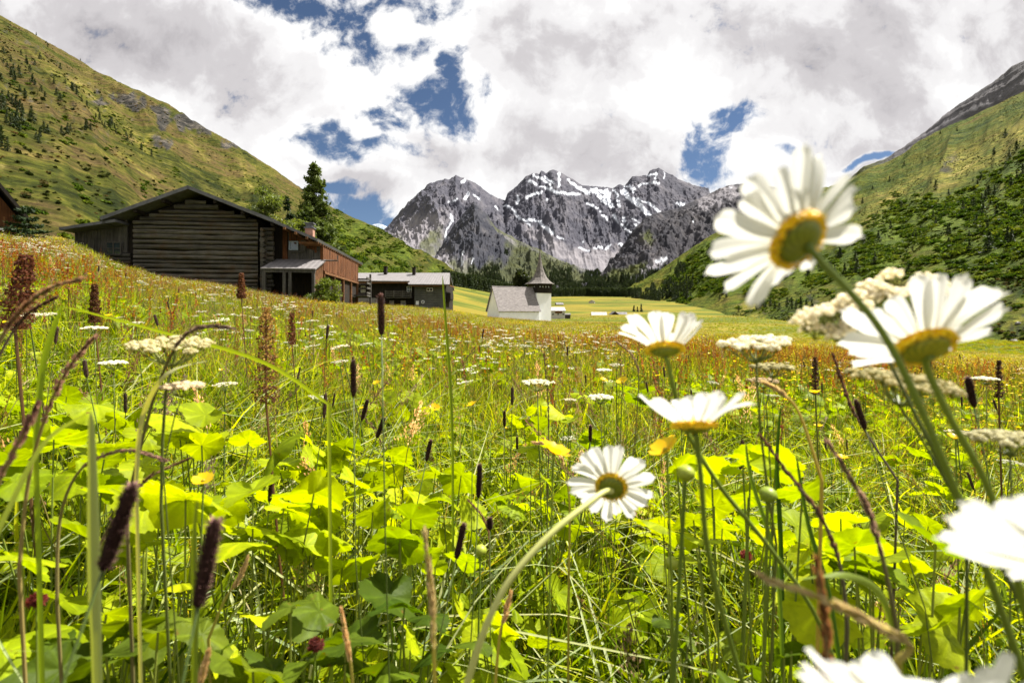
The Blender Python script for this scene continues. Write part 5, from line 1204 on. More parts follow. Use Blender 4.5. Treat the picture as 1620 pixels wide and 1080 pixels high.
def daisy(px, py, Y, n, R, npet, cup, stem, label, grp='oxeye daisies close to the camera', wd=.112, rd=.335, sc_=(.16,.21,.03), sr=1.0):
    C = W(px, py, Y); n = Vector(n).normalized(); o = empty('daisy', C); tag(o, label, 'daisy', grp); C0 = Vector((0,0,0)); r = R*rd
    for i in range(npet):
        az = 2*PI*(i+random.uniform(-.25,.25))/npet
        link('petal', petal_mesh(C0+n*random.uniform(-.0006,.0006), n, az, R*random.uniform(.86,1.07), r*.86, R*wd*random.uniform(.85,1.15), cup+random.uniform(-.13,.13)), o)
    e1 = n.orthogonal().normalized(); e2 = n.cross(e1)
    m = MB()                                            # yellow disc, domed, made of tiny florets; it rims the green cup
    for i in range(420):
        q = math.sqrt((i+.5)/420); a = i*2.39996; rr = r*1.02*q; h = r*(.32*(1-q*q)+.05); p = (e1*math.cos(a)+e2*math.sin(a))*rr+n*h
        s_ = r*.065; m.blob(p, s_, 0, rc((.85,.60,.01),(.95,.76,.02)), 1, 4, 2)
    for i in range(190):
        a = i*2*PI/95+random.uniform(-.03,.03); p = (e1*math.cos(a)+e2*math.sin(a))*r*random.uniform(.80,1.05)-n*r*random.uniform(.02,.14); m.blob(p, r*.060, 0, rc((.85,.66,.02),(1.0,.85,.05)), 1, 4, 2)
    m.build('disc', [YPET], o)
    m = MB(); prof = [(-.50,.10),(-.46,.30),(-.40,.50),(-.32,.66),(-.22,.76),(-.02,.80)]; V = []; Cc = []; seg = 48      # green cup of scales
    for k, (h, q) in enumerate(prof):
        for i in range(seg):
            a = 2*PI*i/seg; w_ = 1+.03*math.cos(12*a+k*PI); V.append((e1*math.cos(a)+e2*math.sin(a))*r*q*w_+n*(r*(h*.8)+.012*r*math.cos(12*a+k*PI)))
            g_ = (.5+.5*math.cos(12*a+k*PI)); Cc.append(rc((.07,.10,.010),(.32,.34,.02),g_*.8,.05) if k < 5 else (.25,.16,.02))
    m.add(V, [(k*seg+i, k*seg+(i+1)%seg, (k+1)*seg+(i+1)%seg, (k+1)*seg+i) for k in range(len(prof)-1) for i in range(seg)]+[tuple(range(seg-1,-1,-1))], 0, Cc); m.build('green_cup', [STEMM], o, True)
    pts = [-n*r*.42]+[W(*p)-C for p in stem]
    P_ = []                                             # smooth the stalk
    for i in range(len(pts)-1):
        p0 = pts[max(i-1,0)]; p1 = pts[i]; p2 = pts[i+1]; p3 = pts[min(i+2,len(pts)-1)]
        for k in range(6):
            t_ = k/6; P_.append(.5*((2*p1)+(p2-p0)*t_+(2*p0-5*p1+4*p2-p3)*t_*t_+(3*p1-p0-3*p2+p3)*t_**3))
    P_.append(pts[-1]); dr = (pts[-1]-pts[-2]).normalized(); q = pts[-1].copy()
    for k in range(40):                                 # carry on down to the turf
        dr = (dr*.9+Vector((0,.02,-.12))).normalized(); q = q+dr*.03; P_.append(q.copy())
        if q.z+C.z < float(G(q.x+C.x, q.y+C.y))-.02: break
    n_ = len(P_); rs = [sr*(R*.042*(1.25 if i == 0 else 1)+R*.012*i/n_) for i in range(n_)]
    m = MB(); m.tube(P_, rs, 10, 0, sc_); m.build('stem', [STEMM], o, True)
    return o
daisy(1262,380,.170,(-.30,.76,.52), .0300, 21, .36, [(1300,415,.173),(1345,462,.176),(1392,520,.182),(1432,592,.19),(1480,700,.20),(1545,860,.215),(1600,1010,.23),(1640,1130,.25)], 'largest white daisy against the sky, seen from behind on a long slanting stem')
daisy(1462,549,.205,(.02,.60,.72), .0325, 19, .45, [(1466,580,.207),(1500,655,.212),(1560,765,.22),(1605,900,.23),(1640,1050,.25)], 'white daisy at the right, seen from below in front of the cream umbel')
daisy(1052,552,.30,(.03,.36,.93), .032, 15, .74, [(1058,580,.302),(1066,615,.308),(1085,680,.32),(1140,770,.34),(1205,850,.36),(1262,925,.38)], 'small upright daisy whose petals rise like a fan above the far meadow edge')
daisy(1098,672,.262,(-.02,.22,.97), .032, 15, .62, [(1103,700,.264),(1110,770,.27),(1118,860,.28),(1140,960,.30),(1175,1080,.33)], 'daisy with raised petals directly below the fan shaped one')
daisy(967,770,.35,(.16,.90,.30), .0315, 20, .16, [(955,778,.338),(925,800,.325),(878,838,.312),(832,885,.303),(795,935,.297),(765,1000,.292),(742,1070,.29)], 'fully open daisy seen from the back on a thick pale curved stem', sc_=(.36,.40,.13), sr=1.35)
daisy(1738,905,.125,(.30,.62,.62), .029, 20, .30, [(1720,935,.13),(1715,990,.14),(1710,1080,.16)], 'blurred daisy cut off by the right edge')
daisy(1480,1150,.125,(0,.50,.80), .031, 20, .42, [(1485,1190,.13),(1490,1270,.15)], 'blurred daisy cut off by the lower edge')

def umbel(px, py, Y, R, label, cat='umbel', grp='cream umbels near the camera', nrm=(0,0,1), numb=20, stem=None, pal=((.82,.79,.58),(.95,.93,.80)), dens=16, rayc=(.17,.20,.05), fs=.0016, cupd=.55, spread=None):
    C = W(px, py, Y); n = Vector(nrm).normalized(); e1 = n.orthogonal().normalized(); e2 = n.cross(e1); o = empty('cream_umbel', C); tag(o, label, cat, grp)
    org = -n*R*cupd; cs = []
    if spread: cs = [W(*q)-C for q in spread]; ur = [R*.22]*len(cs)
    else:
        for i in range(numb): q = math.sqrt((i+.6)/numb); a = i*2.39996; cs.append((e1*math.cos(a)+e2*math.sin(a))*R*q*random.uniform(.93,1.05)+n*R*(.12*(1-q*q)+random.uniform(-.03,.03)))
        ur = [R*.62/math.sqrt(numb)*1.15]*numb
    rays = MB()
    for c in cs:
        mid = org.lerp(c, .55)+n*0-(n*R*.10); rays.tube([org, mid, c], [R*.022, R*.016, R*.012], 4, 0, rayc, False)
    rays.build('rays', [STEMM], o)
    fl = MB()
    for c, u_ in zip(cs, ur):
        for k in range(dens):
            q = math.sqrt((k+.4)/dens); a = k*2.39996; p = c+(e1*math.cos(a)+e2*math.sin(a))*u_*q+n*(u_*(.55*(1-q*q))+random.uniform(-.15,.15)*u_)
            fl.blob(p, fs*random.uniform(.8,1.3), 0, rc(*pal), .7, 5, 2, .3)
            if k % 3 == 0: fl.tube([c-n*u_*.9, p], [fs*.18, fs*.14], 3, 0, rayc, False)
    fl.build('florets', [UMB], o)
    pts = [org]+([W(*q)-C for q in stem] if stem else []); b = Vector(pts[-1])+C; gx, gy = b.x+random.uniform(-.03,.03), b.y+.03; pts.append(Vector((gx,gy,float(G(gx,gy))-.02))-C)
    m = MB(); m.tube(pts, [R*.028+R*.004*i for i in range(len(pts))], 8, 0, (.085,.11,.025)); m.build('stem', [STEMM], o, True)
    return o
umbel(1385,505,.27,.030,'wide cream umbel of loose flower balls behind the right daisy', nrm=(-.2,.1,1), spread=[(1272,510,.265),(1286,522,.27),(1278,500,.28),(1330,532,.262),(1318,524,.27),(1341,520,.265),(1350,470,.27),(1338,480,.262),(1360,490,.255),(1330,492,.265),(1312,494,.27),(1375,478,.27),(1409,438,.28),(1378,455,.275),(1390,462,.27),(1462,445,.285),(1478,455,.28),(1445,462,.28),(1430,470,.27),(1412,468,.265),(1495,468,.28),(1300,498,.26)],
      stem=[(1440,640,.27),(1490,740,.265),(1560,850,.26),(1640,1000,.26)], dens=22, fs=.0016)
umbel(1194,545,.40,.027,'flat creamy umbel tilted left of the large daisy stem above the meadow', nrm=(-.12,-.05,1), stem=[(1197,600,.40),(1203,680,.405),(1215,780,.42),(1228,860,.43)], numb=22, dens=18)
umbel(1222,582,.50,.018,'small olive cream umbel just under the tilted flat one', pal=((.30,.28,.12),(.62,.57,.30)), stem=[(1212,640,.5),(1222,800,.5)])
umbel(1430,606,.30,.026,'greenish cream umbel hanging beneath the right daisy', pal=((.33,.32,.13),(.68,.62,.36)), nrm=(.1,-.1,1), stem=[(1450,680,.3),(1530,820,.3)], fs=.0014)
umbel(1598,696,.33,.020,'cream umbel at the right edge above the cut off daisy', pal=((.5,.45,.22),(.78,.72,.48)), stem=[(1600,780,.33)])
umbel(1208,603,.75,.020,'tan umbel seen edge on between the upright daisy and the dark stem', pal=((.40,.32,.18),(.60,.50,.30)), stem=[(1210,700,.75)])
umbel(272,548,.46,.034,'broad yellowish umbel at the left on a dark stem', nrm=(.05,-.1,1), pal=((.55,.50,.24),(.80,.75,.50)), stem=[(262,620,.46),(257,700,.46),(255,800,.47)], numb=24, dens=18)
umbel(288,612,.46,.017,'small side umbel below the broad yellowish one', pal=((.60,.50,.30),(.82,.74,.52)), stem=[(276,660,.46),(258,740,.46)])
umbel(850,606,1.0,.030,'pale umbel in the middle of the meadow left of the daisies', stem=[(852,680,1.0)])
umbel(950,629,.85,.020,'small pale umbel above the open daisy', stem=[(952,700,.85)]); umbel(955,586,1.15,.016,'tiny pale umbel below the first daisy petals', stem=[(957,640,1.15)])
umbel(1560,600,.9,.018,'small cream umbel low at the right behind the daisies', stem=[(1562,700,.9)]); umbel(150,520,1.3,.028,'white umbel at the left between brown grass heads', stem=[(152,600,1.3)]); umbel(180,575,1.0,.024,'white umbel left of the dark umbel stem', stem=[(181,650,1.0)])

def timothy(px, py, L, wpx, tilt, Y, label=None, grp='dark timothy spikes', pal=((.028,.014,.012),(.085,.045,.035)), tip=(.30,.17,.15), place_=True):
    s_ = Y/F; h = L*s_; r = wpx*s_*.5; C = W(px, py, Y); a = math.radians(tilt); d = Vector((math.sin(a), random.uniform(-.1,.1), math.cos(a))).normalized()
    o = empty('timothy_plant', C); tag(o, label, 'grass stalk', grp)
    m = MB(); n = 22; e1 = d.orthogonal().normalized(); e2 = d.cross(e1); m.tube([d*(-h/2+h*i/8) for i in range(9)], [r*.74*(.6 if i in (0,) else .35 if i == 8 else 1) for i in range(9)], 8, 0, pal[0])
    for i in range(int(260+L*2)):
        t_ = random.random(); a = random.random()*2*PI; env = math.sin(PI*min(.96,max(.06,t_)))**.3; u = e1*math.cos(a)+e2*math.sin(a); p = d*(-h/2+h*t_)+u*r*.7*env; q = p+(u*.8+d*.6).normalized()*r*.55*random.uniform(.6,1.3)
        s2 = u.cross(d)*r*.16; c = rc(*pal) if t_ < .93 else rc(pal[1], tip); m.add([p-s2, q, p+s2], [(0,1,2)], 0, c)
        if i % 3 == 0: m.add([p-s2*.5, p+(u+d*.5).normalized()*r*.9, p+s2*.5], [(0,1,2)], 0, rc(pal[1], tip, random.random()*.8))
    m.build('spike', [FUZZ], o)
    b = -d*h/2; k = Vector((C.x-d.x*.2+random.uniform(-.03,.03), C.y+.02, 0)); g = float(G(k.x, k.y)); z = C.z-g
    m = MB(); bw = Vector((random.uniform(-.03,.03), random.uniform(-.01,.02), 0)); e_ = Vector((k.x, k.y, g-.02))-C; m.tube([b, b-d*z*.25, (b-d*z*.3).lerp(e_,.4)+bw, (b-d*z*.3).lerp(e_,.75)+bw*.7, e_], [r*.17, r*.18, r*.2, r*.22, r*.25], 6, 0, (.07,.10,.02)); m.build('stalk', [STEMM], o, True)
    return o
for q in [(603,497,64,14,0,.50,'dark timothy spike with pinkish tip in front of the farmhouse'),(559,598,58,12,0,.55,'upright timothy spike left of the meadow centre below the farmhouse'),(187,833,150,27,22,.25,'big blurred purple black timothy spike leaning right at the left'),
          (327,890,148,26,14,.26,'second big purple black timothy spike at the lower left'),(758,760,54,11,3,.62,'dark timothy spike near the middle left of the open daisy'),(728,855,56,13,12,.56,'greyish timothy spike below the middle one'),
          (678,712,34,9,12,.9,'short timothy spike above bright leaves'),(577,648,34,8,16,1.0,'thin leaning timothy spike below the upright one'),(602,676,34,9,20,1.0,'leaning timothy spike right of the thin one'),(798,662,26,6,0,1.3,'tiny timothy spike at the middle of the meadow'),
          (934,685,26,7,0,1.1,'tiny dark timothy spike above the open daisy'),(1536,620,50,13,-16,.42,'dark timothy spike at the right leaning left under the right daisy'),(1361,655,48,11,-18,.5,'dark leaning timothy spike above the purple stem at the right'),(775,828,20,10,0,.6,'small black ball shaped bud right of the greyish timothy spike'),
          (428,775,36,9,4,.75,'grey timothy spike among bright leaves at the left'),(818,700,20,5,0,1.4,'faint timothy spike right of the tiny middle one'),(1640,540,40,10,-10,.5,None)]:
    if q[6]: timothy(*q)

def docks(px, py, L, wpx, Y, label, pal=((.035,.014,.008),(.17,.075,.028)), n=900, lean=0, pal2=None, grp='brown dock spikes'):
    s_ = Y/F; h = L*s_; C = W(px, py+L/2, Y); o = empty('dock_plant', C); tag(o, label, 'dock', grp); m = MB()
    a_ = random.random()*6
    for i in range(int(n*2.2)):
        t_ = random.random(); wh = t_+.01*math.sin(t_*60); env = (1-.6*t_**1.5)*(.86+.14*math.sin(t_*33+a_)); a = random.random()*6.283; q = wpx*s_*.5*math.sqrt(random.random())*env
        p = Vector((q*math.cos(a)+lean*h*t_, q*math.sin(a), h*wh)); d = Vector((random.gauss(0,1), random.gauss(0,1), random.gauss(0,1))).normalized()*.0022*random.uniform(.5,1.3)*max(1,Y**.7); e = d.orthogonal().normalized()*d.length*.7
        c = rc(*pal) if not pal2 or random.random() > t_*.8 else rc(*pal2); m.add([p-d, p-e, p+d, p+e], [(0,1,2,3)], 0, c)
    m.build('seed_head', [SEED], o)
    g = float(G(C.x, C.y)); m = MB(); m.tube([(.05,.02,g-C.z-.02),(.02,.01,(g-C.z)*.5),(0,0,0),(lean*h,0,h*.95)], [.0026,.0024,.0021,.0012], 6, 0, (.10,.05,.02)); m.build('stalk', [STEMM], o)
docks(421,562,152,44,.95,'thick rust brown dock spike standing below the barn', pal2=((.25,.13,.03),(.42,.26,.06)))
docks(24,462,118,52,.80,'thick reddish brown dock head at the left edge under the hut', pal=((.04,.014,.008),(.19,.07,.035)), n=1100, lean=.15)
docks(150,480,60,20,1.6,'slim reddish dock spike right of the thick one at the left edge'); docks(382,452,40,16,2.6,'small brown dock spike in front of the log wall')
docks(462,520,50,14,2.2,'thin brown dock spike right of the thick rust one', n=400); docks(1290,595,60,14,1.4,'thin dark dock spike right of the tilted flat umbel', n=400, pal=((.05,.025,.012),(.16,.07,.03)))
docks(1580,600,60,14,1.3,'dark red dock spike at the right edge below the right daisy', n=400)

def smooth_path(pts, k=5):
    P_ = []
    for i in range(len(pts)-1):
        p0 = pts[max(i-1,0)]; p1 = pts[i]; p2 = pts[i+1]; p3 = pts[min(i+2,len(pts)-1)]
        for j in range(k):
            t_ = j/k; P_.append(.5*((2*p1)+(p2-p0)*t_+(2*p0-5*p1+4*p2-p3)*t_*t_+(3*p1-p0-3*p2+p3)*t_**3))
    P_.append(pts[-1]); return P_
def seedgrass(path, k0, wpx, pal, label, grp='arching grass heads near the camera', n=170, sz=.0045):
    """grass head along a path from the foot upwards; seeds sit on the part after k0"""
    P_ = smooth_path([W(*q) for q in path]); C = P_[0].copy(); g = float(G(C.x, C.y+.03)); o = empty('grass_plant', Vector((C.x, C.y+.03, g))); tag(o, label, 'grass stalk', grp)
    O = Vector((C.x, C.y+.03, g)); P2 = [Vector((0,0,-.02))]+[p-O for p in P_]; m = MB(); N = len(P2); m.tube(P2, [.0013*(1.2-.7*i/N) for i in range(N)], 5, 0, rc(((pal[0][0]+.1)/2,(pal[0][1]+.12)/2,.04),(pal[1][0]*.6,pal[1][1]*.7,.06))); m.build('stalk', [STEMM], o)
    m = MB(); P2 = P2[1:]; N = len(P2)-1
    for i in range(n):
        t_ = k0+(1-k0)*random.random(); f = t_*N; j = min(int(f), N-1); p = P2[j].lerp(P2[j+1], f-j); d = (P2[j+1]-P2[j]).normalized(); tt = (t_-k0)/(1-k0)
        o_ = Vector((random.gauss(0,1), random.gauss(0,1), random.gauss(0,1))); o_ -= d*o_.dot(d); w_ = wpx*path[-1][2]/F*.5*math.sin(PI*min(.93,tt+.12))**.5; o_ = o_.normalized()*w_*random.random()
        a = (d+o_/max(w_,1e-5)*.35).normalized()*sz*random.uniform(.7,1.4); s_ = a.orthogonal().normalized()*sz*.2; q = p+o_*.7; c = rc(*pal)
        m.add([q-a*.4, q+s_, q+a*.8, q-s_], [(0,1,2,3)], 0, c); s2 = a.cross(s_).normalized()*sz*.2; m.add([q-a*.4, q+s2, q+a*.8, q-s2], [(0,1,2,3)], 0, c)
    m.build('seeds', [SEED], o); return o
BR = ((.10,.055,.035),(.34,.22,.15)); MV = ((.14,.075,.075),(.42,.29,.25)); TAN = ((.50,.34,.16),(.85,.66,.40)); DKB = ((.05,.025,.02),(.16,.09,.07))
for pth, k0, wp, pal, lb in [
    ([(-60,700,.35),(-10,560,.34),(30,495,.34),(75,458,.33),(128,441,.32)], .35, 15, BR, 'thick brown arching grass head at the left edge ending in a pale tip'),
    ([(200,800,.45),(240,640,.45),(272,560,.44),(300,525,.43),(335,515,.42),(368,520,.42)], .45, 11, MV, 'arching pinkish brown grass head above the broad umbel'),
    ([(30,900,.4),(45,760,.4),(75,650,.39),(110,580,.38),(150,532,.37)], .45, 17, MV, 'mauve grass head leaning right at the left'),
    ([(90,950,.45),(95,820,.45),(130,740,.44),(200,712,.43),(262,728,.42)], .5, 10, MV, 'low arching mauve grass head over bright leaves at the left'),
    ([(140,900,.5),(175,830,.5),(230,760,.48),(300,725,.47)], .5, 9, BR, 'brown grass head crossing the low mauve one'),
    ([(-30,640,.5),(0,560,.5),(40,500,.5),(90,470,.48)], .5, 12, DKB, 'dark brown grass head behind the thick arching one at the left edge'),
    ([(-50,900,.3),(-10,780,.3),(40,680,.3),(60,640,.3)], .4, 14, MV, 'blurred mauve grass head low at the left edge'),
    ([(1420,1045,.2),(1440,1020,.2),(1380,985,.2),(1300,948,.2),(1205,912,.2)], .25, 21, TAN, 'large blurred tan grass head lying diagonally at the lower right'),
    ([(1310,1200,.21),(1308,1080,.21),(1306,980,.21),(1290,885,.21)], .3, 17, ((.16,.07,.03),(.38,.20,.09)), 'blurred rusty grass head standing upright behind the tan one'),
    ([(1340,990,.35),(1330,900,.35),(1300,820,.35),(1240,740,.36),(1205,690,.36)], .3, 10, DKB, 'dark brown grass head leaning left right of the lower daisy'),
    ([(1420,1000,.3),(1400,900,.3),(1370,800,.3),(1310,700,.3)], .4, 13, MV, 'purplish grass head leaning left at the right of the dark stem'),
    ([(1300,760,.4),(1265,655,.4),(1235,620,.4),(1208,605,.4)], .55, 9, TAN, 'straw coloured grass head above the dark leaning one'),
    ([(1420,760,.6),(1350,650,.6),(1318,560,.6)], .4, 10, DKB, 'dark thin grass head under the right daisy'),
    ([(690,1150,.3),(686,1010,.3),(682,930,.3),(672,838,.3)], .3, 14, TAN, 'tan upright grass head at the bottom middle'),
    ([(780,1130,.45),(790,1010,.45),(800,970,.45),(808,938,.45)], .5, 12, TAN, 'small pale tan grass head right of the bottom middle one'),
    ([(330,1150,.35),(318,1090,.35),(322,1060,.35),(330,1030,.35)], .4, 13, TAN, 'tan grass head at the bottom left'),
    ([(560,1130,.4),(556,1060,.4),(548,1010,.4),(540,965,.4)], .4, 9, TAN, 'pale grass head left of the bottom middle'),
    ([(330,1010,.5),(355,950,.5),(378,915,.5),(392,882,.5)], .5, 11, TAN, 'short pale pinkish grass head between bright leaves lower left'),
    ([(900,900,.6),(900,780,.6),(880,710,.6),(845,700,.6)], .5, 9, TAN, 'bent straw grass head left of the open daisy'),
    ([(780,1060,.9),(775,900,.9),(770,830,.9),(740,790,.9)], .5, 7, BR, 'thin brown grass head in the middle'),
    ([(865,850,1.2),(868,700,1.2),(866,620,1.2),(860,560,1.2)], .4, 6, DKB, 'straight dark grass head behind the pale middle umbel'),
    ([(1000,740,1.2),(1010,620,1.2),(1005,570,1.2),(975,540,1.2)], .5, 7, MV, 'drooping mauve grass head above the open daisy')]:
    seedgrass(pth, k0, wp, pal, lb)

def longblade(path, wpx, col, label, grp='long grass blades near the camera'):
    P_ = smooth_path([W(*q) for q in path]); g = P_[0]; O = Vector((g.x, g.y+.02, float(G(g.x, g.y+.02)))); P2 = [Vector((0,0,-.02))]+[p-O for p in P_]; n = len(P2); m = MB()
    m.ribbon(P2, [wpx*path[0][2]/F*.5*(.35+.65*math.sin(PI*min(1,(i/(n-1))*.8+.2)))*(1 if i < n-1 else .1) for i in range(n)], (1,.2,.1), 0, col, .35)
    o = m.build('grass_plant', [GRASS], None, True); o.location = O; tag(o, label, 'grass blade', grp)
for pth, wp, col, lb in [
    ([(150,1000,.3),(147,915,.3),(145,780,.3),(143,650,.3)], 19, (.26,.32,.16), 'pale upright grass blade at the left between the leaves'),
    ([(520,640,.6),(420,575,.55),(260,527,.5),(98,484,.45)], 7, (.24,.30,.08), 'thin pale blade crossing diagonally below the barn'),
    ([(55,700,.4),(65,590,.4),(80,530,.4),(98,484,.4)], 10, (.16,.25,.03), 'green blade meeting the diagonal one at the left'),
    ([(215,760,.4),(225,660,.4),(265,590,.4),(330,570,.42)], 7, (.34,.38,.22), 'pale bent blade under the broad umbel'),
    ([(-30,900,.3),(20,790,.3),(70,700,.3),(135,655,.3)], 8, (.30,.36,.16), 'pale arched blade at the lower left edge'),
    ([(305,1150,.28),(308,1000,.28),(306,860,.28),(312,790,.28)], 9, (.14,.20,.03), 'broad green blade right of the second big spike'),
    ([(1240,1100,.5),(1230,900,.5),(1190,760,.5),(1180,700,.5)], 8, (.10,.18,.03), 'dark green blade between the daisies stems'),
    ([(1430,1080,.3),(1400,950,.3),(1340,910,.3),(1260,915,.3)], 13, (.27,.33,.06), 'arched yellow green blade above the tan grass head'),
    ([(1330,1050,.45),(1310,930,.45),(1280,830,.45),(1260,720,.45)], 10, (.06,.12,.02), 'dark blade leaning left behind the lower right flowers'),
    ([(1240,1020,.6),(1236,850,.6),(1230,730,.6),(1236,640,.6)], 9, (.05,.10,.02), 'dark upright leaf blade below the tilted flat umbel'),
    ([(716,700,.9),(712,600,.9),(706,520,.9),(700,435,.9)], 5, (.17,.24,.03), 'tall thin green blade in front of the farmhouse wall')]:
    longblade(pth, wp, col, lb)

def cupflower(C, r, name='buttercup', npet=5, pal=(.85,.60,.01), n=None, stemr=.0010, gy=None, proto=False):
    o = empty(name, C); n = (n or Vector((random.gauss(0,.25), random.gauss(-.15,.25), 1))).normalized(); e1 = n.orthogonal().normalized(); e2 = n.cross(e1); m = MB()
    for i in range(npet):
        a = 2*PI*i/npet+random.uniform(-.1,.1); d = e1*math.cos(a)+e2*math.sin(a); s_ = n.cross(d); V = []; cup = random.uniform(.3,.6)
        for k in range(5):
            t_ = k/4; w_ = r*.52*math.sin(PI*(.12+.62*t_))
            for j in (-1,-.4,.4,1): V.append(d*r*t_*math.cos(cup*(1-t_*.3))+n*(r*t_*math.sin(cup)+.10*r*abs(j))+s_*w_*j)
        c = rc(tuple(x*.85 for x in pal), pal); m.add(V, [(k*4+j, k*4+j+1, k*4+5+j, k*4+4+j) for k in range(4) for j in range(3)], 0, c)
    m.blob(n*r*.15, r*.22, 0, (.45,.40,.03), .8, 6, 3); m.build('petals', [YPET], o, True); return o, n
def stemto(o, C, L=None, r=.0010, col=(.12,.17,.02), name='stem'):
    m = MB(); g = float(G(C.x, C.y))-C.z if L is None else -L; dx, dy = random.uniform(-.05,.05), random.uniform(-.02,.05)
    m.tube([(0,0,0),(dx*.2,dy*.2,g*.3),(dx*.7,dy*.7,g*.7),(dx,dy,g-.02)], [r*.9,r,r*1.2,r*1.4], 5, 0, col); m.build(name, [STEMM], o)
for px, py, Y, r, lb in [(875,718,.42,.0135,'big yellow buttercup left of the open daisy'),(1055,715,.40,.0125,'big yellow buttercup between the two lower daisies'),(748,641,.9,.010,'buttercup at the middle of the meadow'),(688,646,1.1,.011,'buttercup left of the middle one'),
                         (322,762,.5,.010,'yellow buttercup among bright leaves at the left'),(955,602,1.1,.009,'buttercup right of the pale middle umbel'),(985,605,1.0,.012,'wide buttercup just under the fan shaped daisy'),(1512,694,.7,.010,'orange yellow buttercup at the right below the umbel'),(1290,622,.9,.010,'yellow buttercup left of the dark leaning spike')]:
    C = W(px, py, Y); o, n = cupflower(C, r); tag(o, lb, 'buttercup', 'buttercups one can tell apart'); stemto(o, C)
for px, py, Y, lb in [(1085,748,.35,'round green flower bud below the buttercup between the daisies'),(1215,782,.40,'round green bud on a thick stem right of the lower daisy'),(1063,890,.6,'small green bud low beneath the open daisy'),(760,870,.7,'tiny green bud beside the curved daisy stem')]:
    C = W(px, py, Y); o = empty('flower_bud', C); tag(o, lb, 'flower bud', 'green flower buds'); m = MB(); m.blob((0,0,0), .0068*(Y/.4)**.5, 0, (.26,.32,.03), .85, 10, 6, .05); m.build('bud', [STEMM], o, True); stemto(o, C, r=.0016)
for px, py, Y, lb in [(58,950,.45,'dark red clover head at the lower left'),(1180,878,.7,'orange red blossom head low at the right of centre'),(500,1020,.5,'small dark red clover head at the bottom')]:
    C = W(px, py, Y); o = empty('clover_plant', C); tag(o, lb, 'clover', 'red clover heads'); m = MB()
    for i in range(140):
        a = random.random()*6.28; ph = math.asin(random.uniform(-.6,1)); u = Vector((math.cos(ph)*math.cos(a), math.cos(ph)*math.sin(a), math.sin(ph))); p = u*.0055; q = u*.0085; s_ = u.orthogonal().normalized()*.0012; m.add([p-s_, q, p+s_], [(0,1,2)], 0, rc((.10,.018,.015),(.24,.05,.035)))
    m.blob((0,0,0), .006, 0, (.10,.02,.015), .9, 8, 5); m.build('blossom', [SEED], o); stemto(o, C)

# broad leaved plants
def leafplant(name, spots, label, cat='leafy plant', grp='bright broad leaved plants', kind='round', pal=((.19,.26,.004),(.41,.48,.006)), base=None):
    b = base or Vector((sum(s[0] for s in spots)/len(spots), sum(s[1] for s in spots)/len(spots), 0)); b.z = float(G(b.x, b.y)); o = empty(name, b); tag(o, label, cat, grp); m = MB(); st = MB()
    for (x, y, z, R, nx, ny, az, kd) in spots:
        c = Vector((x, y, z)); leaf_shape(m, c-b, R, (nx, ny, 1), az, 0, rc(*pal), kd, 42, 5, .10); st_ = Vector((random.uniform(-.02,.02), random.uniform(-.02,.02), -.02)); stalk(st, st_, c-b, .0016, (.16,.20,.03), 0, .01, 5, 5)
    m.build('leaves', [BROAD], o, True); st.build('stalks', [STEMM], o); return o
def hero_leaves(px, py, Y, R, n, spread, label, kind='round', **k):
    c = W(px, py, Y); sp_ = []
    for i in range(n+3):
        a = random.random()*6.28; q = 0 if i == 0 else spread*random.uniform(.5,1.2); x, y = c.x+q*math.cos(a), c.y+q*math.sin(a)*.8; z = c.z-(0 if i == 0 else random.uniform(.0,.09)); z = max(z, float(G(x,y))+.06)
        sp_.append((x, y, z, R*random.uniform(.45,.88), random.gauss(.15,.5), random.gauss(.55,.55), random.random()*6.28, kind))
    return leafplant('broadleaf_plant', sp_, label, **k)
DK = dict(pal=((.05,.09,.008),(.13,.18,.012)))
for q in [(85,695,.75,.060,5,.09,'bright broad leaved plant at the left edge below the mauve grass'),(325,655,.85,.060,5,.09,'bright broad leaved plant right under the broad umbel'),(400,775,.72,.055,6,.09,'bright broad leaved plant left of the meadow centre'),
          (455,800,.80,.055,5,.09,'bright leaves right beside the left of centre plant'),(255,770,.65,.05,5,.08,'bright leaves above the second big timothy spike'),(575,780,.85,.055,5,.09,'bright leaves in the middle lower meadow'),(650,820,.75,.042,4,.07,'round bright leaf standing free near the bottom middle'),
          (640,735,1.05,.055,5,.1,'bright leaves behind the middle lower ones'),(545,715,1.2,.055,6,.12,'bright leaves left of the thin timothy spikes'),(900,665,1.3,.045,5,.1,'bright small leaf pair above the open daisy'),(855,640,1.7,.05,5,.12,'bright leaf standing up beside the pale middle umbel'),
          (1175,735,.62,.042,5,.07,'bright leaves right of the lower daisy'),(1130,800,.8,.045,4,.09,'bright leaves under the lower daisy'),(1400,880,.6,.05,5,.08,'bright leaves at the lower right behind the stems'),(1330,820,.75,.05,5,.09,'green leaves right of centre behind the dark blades'),
          (980,610,2.2,.06,6,.16,'leafy plant in the red sorrel band left of the fan shaped daisy'),(30,880,.5,.04,5,.06,'leaves at the lower left edge'),(150,640,1.1,.06,6,.12,'bright leaves left of the dark umbel stem'),(60,620,1.3,.06,6,.13,'bright leaves near the left edge behind the mauve grass'),
          (490,700,1.15,.055,6,.1,'bright leaves right of the thick dock spike foot'),(700,790,1.0,.045,5,.09,'bright leaves left of the dark middle spike'),(230,690,1.0,.055,5,.1,'bright leaves behind the bent pale blade'),(1480,860,.55,.045,4,.07,'bright leaves at the right near the cut off daisy'),(840,760,1.1,.04,5,.08,'small bright leaves left of the big buttercup')]:
    hero_leaves(*q)
